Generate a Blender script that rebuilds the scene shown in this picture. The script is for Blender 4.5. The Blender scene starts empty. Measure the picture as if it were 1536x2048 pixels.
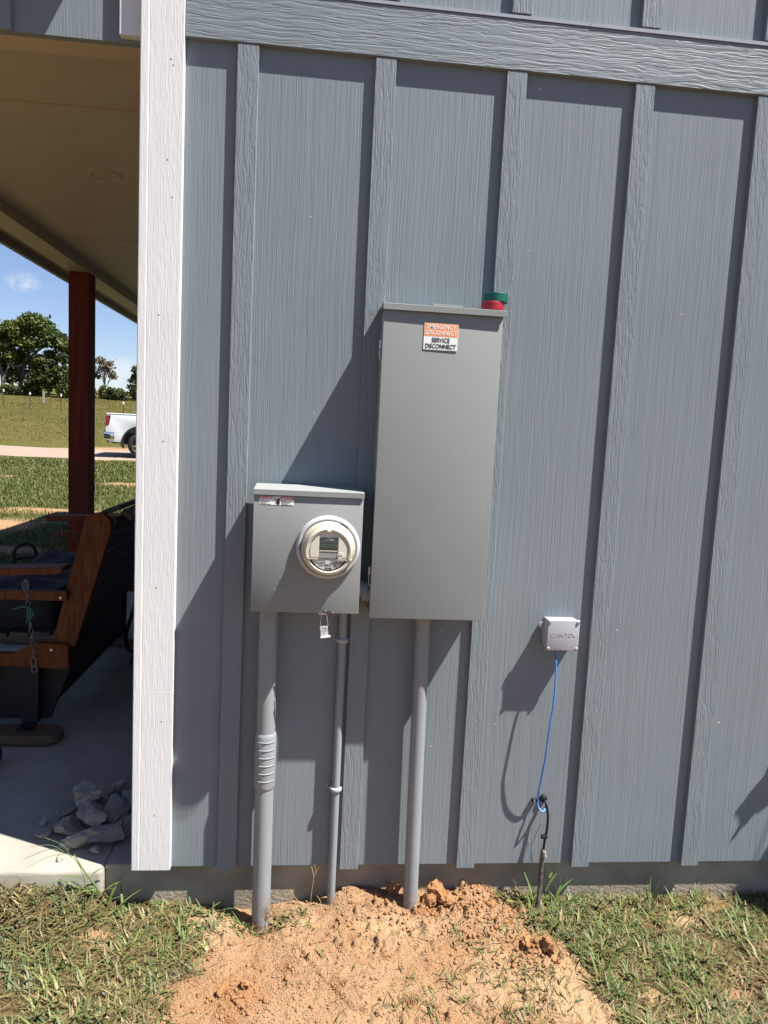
import bpy, bmesh, math, random
import numpy as np
from mathutils import Vector, Matrix, noise as mnoise

scene = bpy.context.scene
rnd = random.Random(7)
rng = np.random.default_rng(11)

# ---------------------------------------------------------------- camera
cam_data = bpy.data.cameras.new("camera")
cam = bpy.data.objects.new("camera", cam_data)
scene.collection.objects.link(cam)
cam.location = (0.27634, -2.27848, 1.57581)
cam.rotation_euler = (1.4614946, -0.0494857, -0.0930037)
cam_data.sensor_fit = 'VERTICAL'
cam_data.sensor_height = 24.0
cam_data.lens = 1420.0 / 2048.0 * 24.0
cam_data.clip_start = 0.02
cam_data.clip_end = 2000.0
scene.camera = cam

# ---------------------------------------------------------------- light
SUN = Vector((2.15, -1.0, 4.15)).normalized()          # towards the sun
EL = math.asin(SUN.z)
world = bpy.data.worlds.new("World")
scene.world = world
world.use_nodes = True
wn = world.node_tree.nodes
wl = world.node_tree.links
bg = wn["Background"]
sky = wn.new("ShaderNodeTexSky")
sky.sky_type = 'NISHITA'
sky.sun_disc = False
sky.sun_elevation = EL
sky.sun_rotation = math.atan2(SUN.x, SUN.y)
sky.altitude = 100
sky.air_density = 1.0
sky.dust_density = 0.25
sky.ozone_density = 2.2
bg.inputs["Strength"].default_value = 0.05
# a few fair-weather clouds low over the horizon
tc = wn.new("ShaderNodeTexCoord")
def cloud_blob(d, r, prev):
    dist = wn.new("ShaderNodeVectorMath"); dist.operation = 'DISTANCE'
    sc = wn.new("ShaderNodeVectorMath"); sc.operation = 'MULTIPLY'
    sc.inputs[1].default_value = (1, 1, 1.7)
    wl.new(tc.outputs["Generated"], sc.inputs[0])
    d = Vector(d).normalized()
    wl.new(sc.outputs[0], dist.inputs[0])
    dist.inputs[1].default_value = (d.x, d.y, d.z * 1.7)
    mr = wn.new("ShaderNodeMapRange")
    mr.inputs["From Min"].default_value = r
    mr.inputs["From Max"].default_value = r * 0.15
    wl.new(dist.outputs["Value"], mr.inputs["Value"])
    nz = wn.new("ShaderNodeTexNoise")
    nz.inputs["Scale"].default_value = 1.6 / r
    nz.inputs["Detail"].default_value = 6
    nz.inputs["Roughness"].default_value = 0.6
    wl.new(tc.outputs["Generated"], nz.inputs["Vector"])
    mu = wn.new("ShaderNodeMath"); mu.operation = 'MULTIPLY'
    wl.new(mr.outputs[0], mu.inputs[0])
    mr2 = wn.new("ShaderNodeMapRange")
    mr2.inputs["From Min"].default_value = 0.35
    mr2.inputs["From Max"].default_value = 0.65
    wl.new(nz.outputs["Fac"], mr2.inputs["Value"])
    wl.new(mr2.outputs[0], mu.inputs[1])
    if prev is None:
        return mu.outputs[0]
    mx = wn.new("ShaderNodeMath"); mx.operation = 'MAXIMUM'
    wl.new(prev, mx.inputs[0]); wl.new(mu.outputs[0], mx.inputs[1])
    return mx.outputs[0]
cl = cloud_blob((-0.4213, 1.0734, 0.188), 0.023, None)
cl = cloud_blob((-0.2727, 1.0453, 0.062), 0.050, cl)
cl = cloud_blob((0.6, 0.7, 0.3), 0.22, cl)
clm = wn.new("ShaderNodeMath"); clm.operation = 'MULTIPLY'
clm.inputs[1].default_value = 0.75
wl.new(cl, clm.inputs[0])
mixc = wn.new("ShaderNodeMix"); mixc.data_type = 'RGBA'
wl.new(clm.outputs[0], mixc.inputs["Factor"])
tint = wn.new("ShaderNodeMix"); tint.data_type = 'RGBA'; tint.blend_type = 'MULTIPLY'
tint.inputs["Factor"].default_value = 1.0
tint.inputs["B"].default_value = (0.93, 0.92, 1.05, 1)
wl.new(sky.outputs[0], tint.inputs["A"])
wl.new(tint.outputs["Result"], mixc.inputs["A"])
mixc.inputs["B"].default_value = (7.2, 7.3, 7.5, 1)
wl.new(mixc.outputs["Result"], bg.inputs["Color"])

sd = bpy.data.lights.new("sun", 'SUN')
sd.energy = 5.0
sd.angle = math.radians(0.53)
sd.color = (1.0, 0.965, 0.91)
so = bpy.data.objects.new("sun", sd)
scene.collection.objects.link(so)
so.rotation_euler = SUN.to_track_quat('Z', 'Y').to_euler()
so.location = (6, -6, 12)

scene.view_settings.view_transform = 'Standard'
scene.view_settings.look = 'None'
scene.view_settings.gamma = 1.0
scene.view_settings.exposure = 1.42
scene.render.engine = 'CYCLES'
scene.cycles.max_bounces = 8
scene.cycles.use_denoising = True

# ---------------------------------------------------------------- helpers
COL = scene.collection
LOC = {}

def tag(o, label=None, cat=None, group=None, kind=None):
    if label: o["label"] = label
    if cat: o["category"] = cat
    if group: o["group"] = group
    if kind: o["kind"] = kind
    return o

def thing(name, label, cat, loc=(0, 0, 0), group=None):
    o = bpy.data.objects.new(name, None)
    COL.objects.link(o)
    o.location = loc
    o.empty_display_size = 0.05
    LOC[o.name] = Vector(loc)
    return tag(o, label, cat, group)

def link_mesh(name, me, mat, parent=None, smooth=None):
    o = bpy.data.objects.new(name, me)
    COL.objects.link(o)
    if mat is not None:
        for m in (mat if isinstance(mat, (list, tuple)) else [mat]):
            me.materials.append(m)
    if parent is not None:
        o.parent = parent
        o.matrix_parent_inverse = Matrix.Translation(-LOC.get(parent.name, Vector((0, 0, 0))))
    if smooth is not None:
        me.polygons.foreach_set("use_smooth", np.ones(len(me.polygons), bool))
        if smooth < 179:
            try:
                me.set_sharp_from_angle(angle=math.radians(smooth))
            except Exception:
                pass
    me.update()
    return o

def obj(name, bm, mat, parent=None, smooth=None, bevel=0.0, segs=2):
    if bevel > 0:
        bmesh.ops.remove_doubles(bm, verts=bm.verts, dist=1e-6)
        ed = [e for e in bm.edges if e.is_manifold and e.calc_face_angle(0) > 0.5]
        bmesh.ops.bevel(bm, geom=ed, offset=bevel, segments=segs, affect='EDGES', profile=0.5, clamp_overlap=True)
    me = bpy.data.meshes.new(name)
    bm.normal_update()
    bm.to_mesh(me)
    bm.free()
    return link_mesh(name, me, mat, parent, smooth)

def pyobj(name, vs, fs, mat, parent=None, smooth=None):
    me = bpy.data.meshes.new(name)
    me.from_pydata([tuple(v) for v in vs], [], fs)
    me.validate()
    return link_mesh(name, me, mat, parent, smooth)

def box(bm, x0, x1, y0, y1, z0, z1):
    v = [bm.verts.new(p) for p in ((x0, y0, z0), (x1, y0, z0), (x1, y1, z0), (x0, y1, z0),
                                   (x0, y0, z1), (x1, y0, z1), (x1, y1, z1), (x0, y1, z1))]
    for f in ((3, 2, 1, 0), (4, 5, 6, 7), (0, 1, 5, 4), (1, 2, 6, 5), (2, 3, 7, 6), (3, 0, 4, 7)):
        bm.faces.new([v[i] for i in f])
    return v

def obox(name, b, mat, parent=None, bevel=0.0, smooth=None, segs=2):
    bm = bmesh.new()
    box(bm, *b)
    return obj(name, bm, mat, parent, smooth, bevel, segs)

def prism(bm, pts, a0, a1, axis='y'):
    """polygon given in the plane across AXIS, extruded from a0 to a1"""
    def P(p, a):
        return (p[0], a, p[1]) if axis == 'y' else ((a, p[0], p[1]) if axis == 'x' else (p[0], p[1], a))
    A = [bm.verts.new(P(p, a0)) for p in pts]
    B = [bm.verts.new(P(p, a1)) for p in pts]
    n = len(pts)
    fs = [bm.faces.new(A), bm.faces.new(B[::-1])]
    for i in range(n):
        fs.append(bm.faces.new((A[i], B[i], B[(i + 1) % n], A[(i + 1) % n])))
    bmesh.ops.recalc_face_normals(bm, faces=fs)

def smooth_path(pts, n=6):
    P = [Vector(p) for p in pts]
    out = []
    for i in range(len(P) - 1):
        p0, p1, p2, p3 = P[max(i - 1, 0)], P[i], P[i + 1], P[min(i + 2, len(P) - 1)]
        for k in range(n):
            t = k / n
            out.append(0.5 * ((2 * p1) + (-p0 + p2) * t + (2 * p0 - 5 * p1 + 4 * p2 - p3) * t * t + (-p0 + 3 * p1 - 3 * p2 + p3) * t ** 3))
    out.append(P[-1])
    return out

def tube(bm, pts, r, segs=8, closed=False, cap=True):
    P = [Vector(p) for p in pts]
    n = len(P)
    R = r if isinstance(r, (list, tuple)) else [r] * n
    rings = []
    up = None
    for i in range(n):
        a = P[i - 1] if (i > 0 or closed) else P[i]
        b = P[(i + 1) % n] if (i < n - 1 or closed) else P[i]
        t = (b - a)
        if t.length < 1e-9: t = Vector((0, 0, 1))
        t.normalize()
        if up is None:
            up = t.orthogonal().normalized()
        up = (up - t * up.dot(t))
        if up.length < 1e-6: up = t.orthogonal()
        up.normalize()
        s = t.cross(up)
        rings.append([bm.verts.new(P[i] + (up * math.cos(2 * math.pi * k / segs) + s * math.sin(2 * math.pi * k / segs)) * R[i]) for k in range(segs)])
    m = n if closed else n - 1
    for i in range(m):
        A, B = rings[i], rings[(i + 1) % n]
        for k in range(segs):
            bm.faces.new((A[k], A[(k + 1) % segs], B[(k + 1) % segs], B[k]))
    if cap and not closed:
        bm.faces.new(rings[0][::-1]); bm.faces.new(rings[-1])

def lathe(bm, prof, c, axis='y', segs=48, a0=0.0, a1=2 * math.pi, close=False):
    """prof: list of (radius, position on the axis)"""
    full = abs(a1 - a0 - 2 * math.pi) < 1e-6
    m = segs if full else segs + 1
    rows = []
    for r, h in prof:
        row = []
        for k in range(m):
            a = a0 + (a1 - a0) * k / segs
            x, y = r * math.cos(a), r * math.sin(a)
            p = (c[0] + x, h, c[2] + y) if axis == 'y' else (c[0] + x, c[1] + y, h)
            row.append(bm.verts.new(p))
        rows.append(row)
    fs = []
    for i in range(len(rows) - 1):
        for k in range(segs if not full else m):
            k2 = (k + 1) % m
            if not full and k + 1 >= m: continue
            fs.append(bm.faces.new((rows[i][k], rows[i][k2], rows[i + 1][k2], rows[i + 1][k])))
    if close and not full:
        fs.append(bm.faces.new([r[0] for r in rows])); fs.append(bm.faces.new([r[-1] for r in rows][::-1]))
    if full:
        for row, (r, h) in ((rows[0], prof[0]), (rows[-1], prof[-1])):
            if r > 1e-5 and close:
                fs.append(bm.faces.new(row))
    bmesh.ops.remove_doubles(bm, verts=bm.verts, dist=1e-6)
    bmesh.ops.recalc_face_normals(bm, faces=bm.faces)

def text(name, s, size, x, y, z, mat, parent, bold=0.0, align='CENTER', depth=0.0002, shear=0.0, sx=1.0, roll=0.0):
    """letters on the front (-y) of something, centred at x, baseline at z"""
    cu = bpy.data.curves.new(name, 'FONT')
    cu.body = s; cu.size = size; cu.align_x = align
    cu.offset = bold * size; cu.extrude = depth; cu.shear = shear
    cu.resolution_u = 3
    t = bpy.data.objects.new(name, cu)
    me = bpy.data.meshes.new_from_object(t)
    bpy.data.objects.remove(t)
    M = Matrix.Translation((x, y, z)) @ Matrix.Rotation(roll, 4, 'Y') @ Matrix.Rotation(math.radians(90), 4, 'X') @ Matrix.Diagonal((sx, 1, 1, 1))
    me.transform(M)
    me.materials.clear()
    return link_mesh(name, me, mat, parent)

# ---------------------------------------------------------------- materials
def new_mat(name):
    m = bpy.data.materials.new(name)
    m.use_nodes = True
    return m, m.node_tree.nodes, m.node_tree.links, m.node_tree.nodes["Principled BSDF"]

def paint(name, col, rough=0.5, var=0.06, vscale=6.0, bump=0.0, bscale=200.0, metallic=0.0, spec=0.5, col2=None, vdetail=4.0, stretch=(1, 1, 1), coat=0.0, specks=0.0, mud=None):
    m, n, l, p = new_mat(name)
    tc = n.new("ShaderNodeTexCoord")
    mp = n.new("ShaderNodeMapping"); mp.inputs["Scale"].default_value = stretch
    l.new(tc.outputs["Object"], mp.inputs["Vector"])
    nz = n.new("ShaderNodeTexNoise")
    nz.inputs["Scale"].default_value = vscale
    nz.inputs["Detail"].default_value = vdetail
    l.new(mp.outputs[0], nz.inputs["Vector"])
    mx = n.new("ShaderNodeMix"); mx.data_type = 'RGBA'
    c2 = col2 if col2 else tuple(min(1, c * (1 + var)) for c in col)
    c1 = col if col2 else tuple(c * (1 - var) for c in col)
    mx.inputs["A"].default_value = (*c1, 1); mx.inputs["B"].default_value = (*c2, 1)
    mr = n.new("ShaderNodeMapRange")
    mr.inputs["From Min"].default_value = 0.3; mr.inputs["From Max"].default_value = 0.7
    l.new(nz.outputs["Fac"], mr.inputs["Value"])
    l.new(mr.outputs[0], mx.inputs["Factor"])
    outc = mx.outputs["Result"]
    if specks > 0:                                      # rare chips and dust spots
        sn = n.new("ShaderNodeTexNoise"); sn.inputs["Scale"].default_value = 75; sn.inputs["Detail"].default_value = 1
        l.new(tc.outputs["Object"], sn.inputs["Vector"])
        sr = n.new("ShaderNodeMapRange"); sr.inputs["From Min"].default_value = 0.795; sr.inputs["From Max"].default_value = 0.82
        sr.inputs["To Max"].default_value = specks
        l.new(sn.outputs["Fac"], sr.inputs["Value"])
        sx_ = n.new("ShaderNodeMix"); sx_.data_type = 'RGBA'
        l.new(sr.outputs[0], sx_.inputs["Factor"]); l.new(outc, sx_.inputs["A"]); sx_.inputs["B"].default_value = (0.55, 0.52, 0.47, 1)
        outc = sx_.outputs["Result"]
    if mud:                                             # soil splashed on the foot: (height, colour)
        sp = n.new("ShaderNodeSeparateXYZ"); l.new(tc.outputs["Object"], sp.inputs[0])
        mn = n.new("ShaderNodeTexNoise"); mn.inputs["Scale"].default_value = 60; mn.inputs["Detail"].default_value = 5
        l.new(tc.outputs["Object"], mn.inputs["Vector"])
        zr = n.new("ShaderNodeMapRange"); zr.inputs["From Min"].default_value = mud[0]; zr.inputs["From Max"].default_value = mud[0] - 0.10
        l.new(sp.outputs["Z"], zr.inputs["Value"])
        ml = n.new("ShaderNodeMath"); ml.operation = 'MULTIPLY'; l.new(zr.outputs[0], ml.inputs[0])
        mm = n.new("ShaderNodeMapRange"); mm.inputs["From Min"].default_value = 0.42; mm.inputs["From Max"].default_value = 0.62
        l.new(mn.outputs["Fac"], mm.inputs["Value"]); l.new(mm.outputs[0], ml.inputs[1])
        mxm = n.new("ShaderNodeMix"); mxm.data_type = 'RGBA'
        l.new(ml.outputs[0], mxm.inputs["Factor"]); l.new(outc, mxm.inputs["A"]); mxm.inputs["B"].default_value = (*mud[1], 1)
        outc = mxm.outputs["Result"]
    l.new(outc, p.inputs["Base Color"])
    p.inputs["Roughness"].default_value = rough
    p.inputs["Metallic"].default_value = metallic
    p.inputs["Specular IOR Level"].default_value = spec
    p.inputs["Coat Weight"].default_value = coat
    if bump > 0:
        b = n.new("ShaderNodeBump")
        nb = n.new("ShaderNodeTexNoise"); nb.inputs["Scale"].default_value = bscale; nb.inputs["Detail"].default_value = 5
        l.new(mp.outputs[0], nb.inputs["Vector"])
        l.new(nb.outputs["Fac"], b.inputs["Height"])
        b.inputs["Strength"].default_value = 1.0
        b.inputs["Distance"].default_value = bump
        l.new(b.outputs[0], p.inputs["Normal"])
    return m

def grain(name, col, fine=(150, 150, 4.0), coarse=(34, 34, 0.9), d_f=0.0006, d_c=0.0010, rough=0.55, var=0.05, wob=0.02, wobs=(3, 3, 1.2), chips=0.0, pits=0.0):
    """painted boards with pressed wood grain; the vectors are noise scales along x, y and z"""
    m, n, l, p = new_mat(name)
    tc = n.new("ShaderNodeTexCoord")
    # slow wobble of the grain lines
    mpw = n.new("ShaderNodeMapping"); mpw.inputs["Scale"].default_value = wobs
    l.new(tc.outputs["Object"], mpw.inputs["Vector"])
    nw = n.new("ShaderNodeTexNoise"); nw.inputs["Scale"].default_value = 1.0; nw.inputs["Detail"].default_value = 2.5
    l.new(mpw.outputs[0], nw.inputs["Vector"])
    sub = n.new("ShaderNodeVectorMath"); sub.operation = 'SUBTRACT'; sub.inputs[1].default_value = (0.5, 0.5, 0.5)
    l.new(nw.outputs["Color"], sub.inputs[0])
    scl = n.new("ShaderNodeVectorMath"); scl.operation = 'SCALE'; scl.inputs["Scale"].default_value = wob * 2
    l.new(sub.outputs[0], scl.inputs[0])
    add = n.new("ShaderNodeVectorMath"); add.operation = 'ADD'
    l.new(tc.outputs["Object"], add.inputs[0]); l.new(scl.outputs[0], add.inputs[1])
    def nse(scale, detail, rough_):
        mp = n.new("ShaderNodeMapping"); mp.inputs["Scale"].default_value = scale
        l.new(add.outputs[0], mp.inputs["Vector"])
        t = n.new("ShaderNodeTexNoise"); t.inputs["Scale"].default_value = 1.0
        t.inputs["Detail"].default_value = detail; t.inputs["Roughness"].default_value = rough_
        l.new(mp.outputs[0], t.inputs["Vector"])
        return t.outputs["Fac"]
    f1 = nse(fine, 2.0, 0.5)
    f2 = nse(coarse, 3.0, 0.55)
    # ridge the coarse grain (lines at the level crossings)
    a1 = n.new("ShaderNodeMath"); a1.operation = 'SUBTRACT'; a1.inputs[1].default_value = 0.5
    l.new(f2, a1.inputs[0])
    ab = n.new("ShaderNodeMath"); ab.operation = 'ABSOLUTE'; l.new(a1.outputs[0], ab.inputs[0])
    rg = n.new("ShaderNodeMapRange"); rg.inputs["From Max"].default_value = 0.09
    l.new(ab.outputs[0], rg.inputs["Value"])
    m1 = n.new("ShaderNodeMath"); m1.operation = 'MULTIPLY'; m1.inputs[1].default_value = d_f
    l.new(f1, m1.inputs[0])
    # the fine lines come and go across the boards
    am = nse(tuple(c * 0.055 for c in fine), 2.0, 0.5)
    ar = n.new("ShaderNodeMapRange"); ar.inputs["From Min"].default_value = 0.36; ar.inputs["From Max"].default_value = 0.62
    ar.inputs["To Min"].default_value = d_f * 0.30; ar.inputs["To Max"].default_value = d_f * 1.05
    l.new(am, ar.inputs["Value"]); l.new(ar.outputs[0], m1.inputs[1])
    m2 = n.new("ShaderNodeMath"); m2.operation = 'MULTIPLY'; m2.inputs[1].default_value = d_c
    l.new(rg.outputs[0], m2.inputs[0])
    sm = n.new("ShaderNodeMath"); sm.operation = 'ADD'
    l.new(m1.outputs[0], sm.inputs[0]); l.new(m2.outputs[0], sm.inputs[1])
    h = sm.outputs[0]
    if pits > 0:
        np_ = n.new("ShaderNodeTexNoise"); np_.inputs["Scale"].default_value = 260; np_.inputs["Detail"].default_value = 2
        l.new(tc.outputs["Object"], np_.inputs["Vector"])
        mpn = n.new("ShaderNodeMath"); mpn.operation = 'MULTIPLY'; mpn.inputs[1].default_value = pits
        l.new(np_.outputs["Fac"], mpn.inputs[0])
        s2 = n.new("ShaderNodeMath"); s2.operation = 'ADD'
        l.new(h, s2.inputs[0]); l.new(mpn.outputs[0], s2.inputs[1]); h = s2.outputs[0]
    b = n.new("ShaderNodeBump"); b.inputs["Strength"].default_value = 1.0; b.inputs["Distance"].default_value = 1.0
    l.new(h, b.inputs["Height"])
    l.new(b.outputs[0], p.inputs["Normal"])
    # blotchy weathering of the paint, and rare pale specks
    nb = n.new("ShaderNodeTexNoise"); nb.inputs["Scale"].default_value = 2.3; nb.inputs["Detail"].default_value = 6
    l.new(tc.outputs["Object"], nb.inputs["Vector"])
    mr = n.new("ShaderNodeMapRange"); mr.inputs["From Min"].default_value = 0.3; mr.inputs["From Max"].default_value = 0.7
    l.new(nb.outputs["Fac"], mr.inputs["Value"])
    mx = n.new("ShaderNodeMix"); mx.data_type = 'RGBA'
    mx.inputs["A"].default_value = (*[c * (1 - var) for c in col], 1)
    mx.inputs["B"].default_value = (*[min(1, c * (1 + var)) for c in col], 1)
    l.new(mr.outputs[0], mx.inputs["Factor"])
    outc = mx.outputs["Result"]
    if chips > 0:
        vo = n.new("ShaderNodeTexNoise"); vo.inputs["Scale"].default_value = 55; vo.inputs["Detail"].default_value = 1
        l.new(tc.outputs["Object"], vo.inputs["Vector"])
        ch = n.new("ShaderNodeMapRange"); ch.inputs["From Min"].default_value = 0.795; ch.inputs["From Max"].default_value = 0.81
        l.new(vo.outputs["Fac"], ch.inputs["Value"])
        mc = n.new("ShaderNodeMix"); mc.data_type = 'RGBA'
        cm = n.new("ShaderNodeMath"); cm.operation = 'MULTIPLY'; cm.inputs[1].default_value = chips
        l.new(ch.outputs[0], cm.inputs[0]); l.new(cm.outputs[0], mc.inputs["Factor"])
        l.new(outc, mc.inputs["A"]); mc.inputs["B"].default_value = (0.6, 0.58, 0.55, 1)
        outc = mc.outputs["Result"]
    l.new(outc, p.inputs["Base Color"])
    p.inputs["Roughness"].default_value = rough
    p.inputs["Specular IOR Level"].default_value = 0.22
    return m

def leafmat(name, attr="Col", rough=0.55, trans=0.25):
    m, n, l, p = new_mat(name)
    at = n.new("ShaderNodeAttribute"); at.attribute_name = attr
    l.new(at.outputs["Color"], p.inputs["Base Color"])
    p.inputs["Roughness"].default_value = rough
    p.inputs["Specular IOR Level"].default_value = 0.3
    if trans > 0:
        tr = n.new("ShaderNodeBsdfTranslucent")
        l.new(at.outputs["Color"], tr.inputs["Color"])
        mx = n.new("ShaderNodeMixShader"); mx.inputs[0].default_value = trans
        out = n["Material Output"]
        l.new(p.outputs[0], mx.inputs[1]); l.new(tr.outputs[0], mx.inputs[2])
        l.new(mx.outputs[0], out.inputs["Surface"])
    return m

GREY = (0.176, 0.204, 0.219)
M = {}
M['siding'] = grain("painted_siding", GREY, fine=(310, 310, 3.6), coarse=(60, 60, 0.9), d_f=0.0011, d_c=0.00030, wob=0.020, wobs=(5, 5, 1.3), chips=0.8, pits=0.00025)
M['batten'] = grain("painted_batten", GREY, fine=(150, 150, 17), coarse=(75, 75, 7), d_f=0.0011, d_c=0.0007, wob=0.012, wobs=(9, 9, 5), chips=0.3, pits=0.0003)
M['band'] = grain("painted_band", GREY, fine=(9, 150, 150), coarse=(3.2, 70, 70), d_f=0.0010, d_c=0.0006, wob=0.014, wobs=(5, 9, 9), pits=0.0002)
M['white'] = grain("white_trim_paint", (0.62, 0.615, 0.60), fine=(190, 190, 22), coarse=(90, 90, 7.0), d_f=0.0008, d_c=0.00022, wob=0.006, wobs=(9, 9, 5), var=0.025, pits=0.0003)
M['flash'] = paint("painted_metal_flashing", (0.27, 0.285, 0.32), 0.4, 0.05, 8)
M['ceiling'] = grain("tan_ceiling_board", (0.50, 0.415, 0.31), fine=(120, 3, 120), coarse=(45, 1.5, 45), d_f=0.0004, d_c=0.0004, wob=0.01, var=0.05)
M['tan'] = paint("tan_trim_paint", (0.46, 0.37, 0.25), 0.5, 0.06, 3)
M['fascia'] = paint("grey_brown_fascia", (0.25, 0.235, 0.22), 0.5, 0.06, 3)
M['concrete'] = paint("slab_concrete", (0.255, 0.232, 0.190), 0.85, 0.18, 5, bump=0.0012, bscale=60, vdetail=8)
M['found'] = paint("foundation_concrete", (0.25, 0.222, 0.168), 0.9, 0.25, 7, bump=0.004, bscale=75, vdetail=8, mud=(0.02, (0.25, 0.18, 0.11)))
M['roof'] = paint("roof_metal", (0.3, 0.31, 0.33), 0.4, 0.05, 4)
M['boxpaint'] = paint("grey_enclosure_paint", (0.222, 0.236, 0.227), 0.7, 0.04, 3.5, bump=0.00006, bscale=420, spec=0.12, specks=0.5)
M['pvc'] = paint("grey_conduit_plastic", (0.212, 0.230, 0.236), 0.45, 0.05, 12, stretch=(1, 1, 0.3), bump=0.0001, bscale=90, specks=0.3, mud=(0.07, (0.20, 0.12, 0.065)))
M['pvclight'] = paint("pale_junction_box_plastic", (0.33, 0.335, 0.365), 0.45, 0.03, 10)
M['zinc'] = paint("zinc_hardware", (0.55, 0.57, 0.58), 0.35, 0.12, 40, metallic=0.8)
M['dullmetal'] = paint("dull_chain_metal", (0.16, 0.155, 0.15), 0.5, 0.3, 60, metallic=0.6)
M['darkmetal'] = paint("dark_hasp_metal", (0.09, 0.085, 0.075), 0.45, 0.3, 60, metallic=0.5)
M['ring'] = paint("meter_ring_enamel", (0.40, 0.41, 0.43), 0.35, 0.03, 10)
M['cream'] = paint("cream_meter_plastic", (0.46, 0.43, 0.335), 0.4, 0.02, 20)
M['creamlt'] = paint("pale_meter_plastic", (0.56, 0.535, 0.44), 0.45, 0.02, 20)
M['lcd'] = paint("lcd_glass", (0.035, 0.042, 0.036), 0.2, 0.15, 60)
M['lcddigit'] = paint("lcd_digit_grey", (0.075, 0.085, 0.075), 0.3, 0.1, 40)
M['lcdframe'] = paint("display_frame_grey", (0.24, 0.25, 0.23), 0.45, 0.05, 40)
M['label'] = paint("white_label", (0.72, 0.72, 0.69), 0.5, 0.03, 30)
M['platelabel'] = paint("meter_label_grey", (0.50, 0.50, 0.46), 0.5, 0.04, 30)
M['ink'] = paint("black_ink", (0.02, 0.02, 0.022), 0.5, 0.1, 50)
M['orange'] = paint("orange_label", (0.80, 0.29, 0.11), 0.5, 0.03, 20)
M['red'] = paint("red_label", (0.55, 0.045, 0.05), 0.5, 0.05, 30)
M['tapegreen'] = paint("green_tape", (0.0, 0.085, 0.05), 0.4, 0.08, 40)
M['tapered'] = paint("red_tape", (0.30, 0.008, 0.014), 0.4, 0.08, 40)
M['blue'] = paint("blue_cable_jacket", (0.035, 0.17, 0.50), 0.4, 0.1, 40)
M['black'] = paint("black_rubber", (0.012, 0.012, 0.013), 0.6, 0.3, 30, spec=0.25)
M['dusty'] = paint("dusty_black_plastic", (0.03, 0.028, 0.026), 0.6, 0.5, 60, col2=(0.12, 0.10, 0.08))
M['chunk'] = paint("broken_concrete", (0.20, 0.18, 0.15), 0.95, 0.2, 14, bump=0.006, bscale=70, col2=(0.29, 0.265, 0.215), vdetail=8)
M['clod'] = paint("orange_clay", (0.225, 0.095, 0.031), 0.95, 0.2, 25, bump=0.004, bscale=110, col2=(0.29, 0.15, 0.064), vdetail=8)
M['post'] = paint("red_stained_timber", (0.095, 0.014, 0.007), 0.7, 0.25, 3, bump=0.0008, bscale=40, stretch=(8, 8, 0.5), col2=(0.15, 0.03, 0.012), spec=0.15)
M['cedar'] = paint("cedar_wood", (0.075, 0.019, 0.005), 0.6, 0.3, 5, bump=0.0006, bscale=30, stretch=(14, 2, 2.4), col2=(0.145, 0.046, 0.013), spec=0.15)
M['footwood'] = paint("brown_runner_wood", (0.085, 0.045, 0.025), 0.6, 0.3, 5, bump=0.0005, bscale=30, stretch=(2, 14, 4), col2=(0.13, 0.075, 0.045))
M['slat'] = paint("shade_darkened_slats", (0.022, 0.011, 0.008), 0.6, 0.25, 5, bump=0.0005, bscale=30, stretch=(10, 1, 10))  # wood colour darkened for the unlit back of the bench
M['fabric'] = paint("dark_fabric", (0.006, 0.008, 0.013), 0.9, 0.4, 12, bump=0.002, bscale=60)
M['truck'] = paint("white_car_paint", (0.74, 0.75, 0.76), 0.25, 0.01, 2, coat=0.6)
M['tyre'] = paint("tyre_rubber", (0.022, 0.022, 0.023), 0.7, 0.2, 30)
M['blackplastic'] = paint("black_trim_plastic", (0.02, 0.02, 0.02), 0.5, 0.15, 20)
M['chrome'] = paint("chrome", (0.8, 0.8, 0.8), 0.15, 0.02, 10, metallic=1.0)
M['lamp'] = paint("red_lamp_plastic", (0.22, 0.008, 0.02), 0.2, 0.2, 12, coat=0.5)
M['glass'] = paint("dark_window_glass", (0.02, 0.025, 0.03), 0.06, 0.1, 5)
M['wire'] = paint("fence_wire", (0.2, 0.19, 0.17), 0.6, 0.1, 10)
M['tpost'] = paint("steel_post", (0.05, 0.05, 0.035), 0.6, 0.2, 10)
M['whitecap'] = paint("white_post_top", (0.75, 0.75, 0.72), 0.5, 0.03, 10)
M['weathered'] = paint("weathered_wood", (0.26, 0.24, 0.20), 0.8, 0.2, 10)
M['bark'] = paint("bark", (0.10, 0.085, 0.065), 0.9, 0.35, 4, bump=0.03, bscale=8)
M['palebark'] = paint("pale_dead_branch", (0.24, 0.21, 0.17), 0.9, 0.2, 4)
M['leaf'] = leafmat("tree_leaves", trans=0.22)
M['grass'] = leafmat("grass_blades", trans=0.18, rough=0.5)
M['straw'] = paint("dry_stem", (0.33, 0.22, 0.10), 0.8, 0.2, 30)
M['caster_pot'] = paint("terracotta", (0.3, 0.12, 0.06), 0.8, 0.2, 10)

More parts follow.
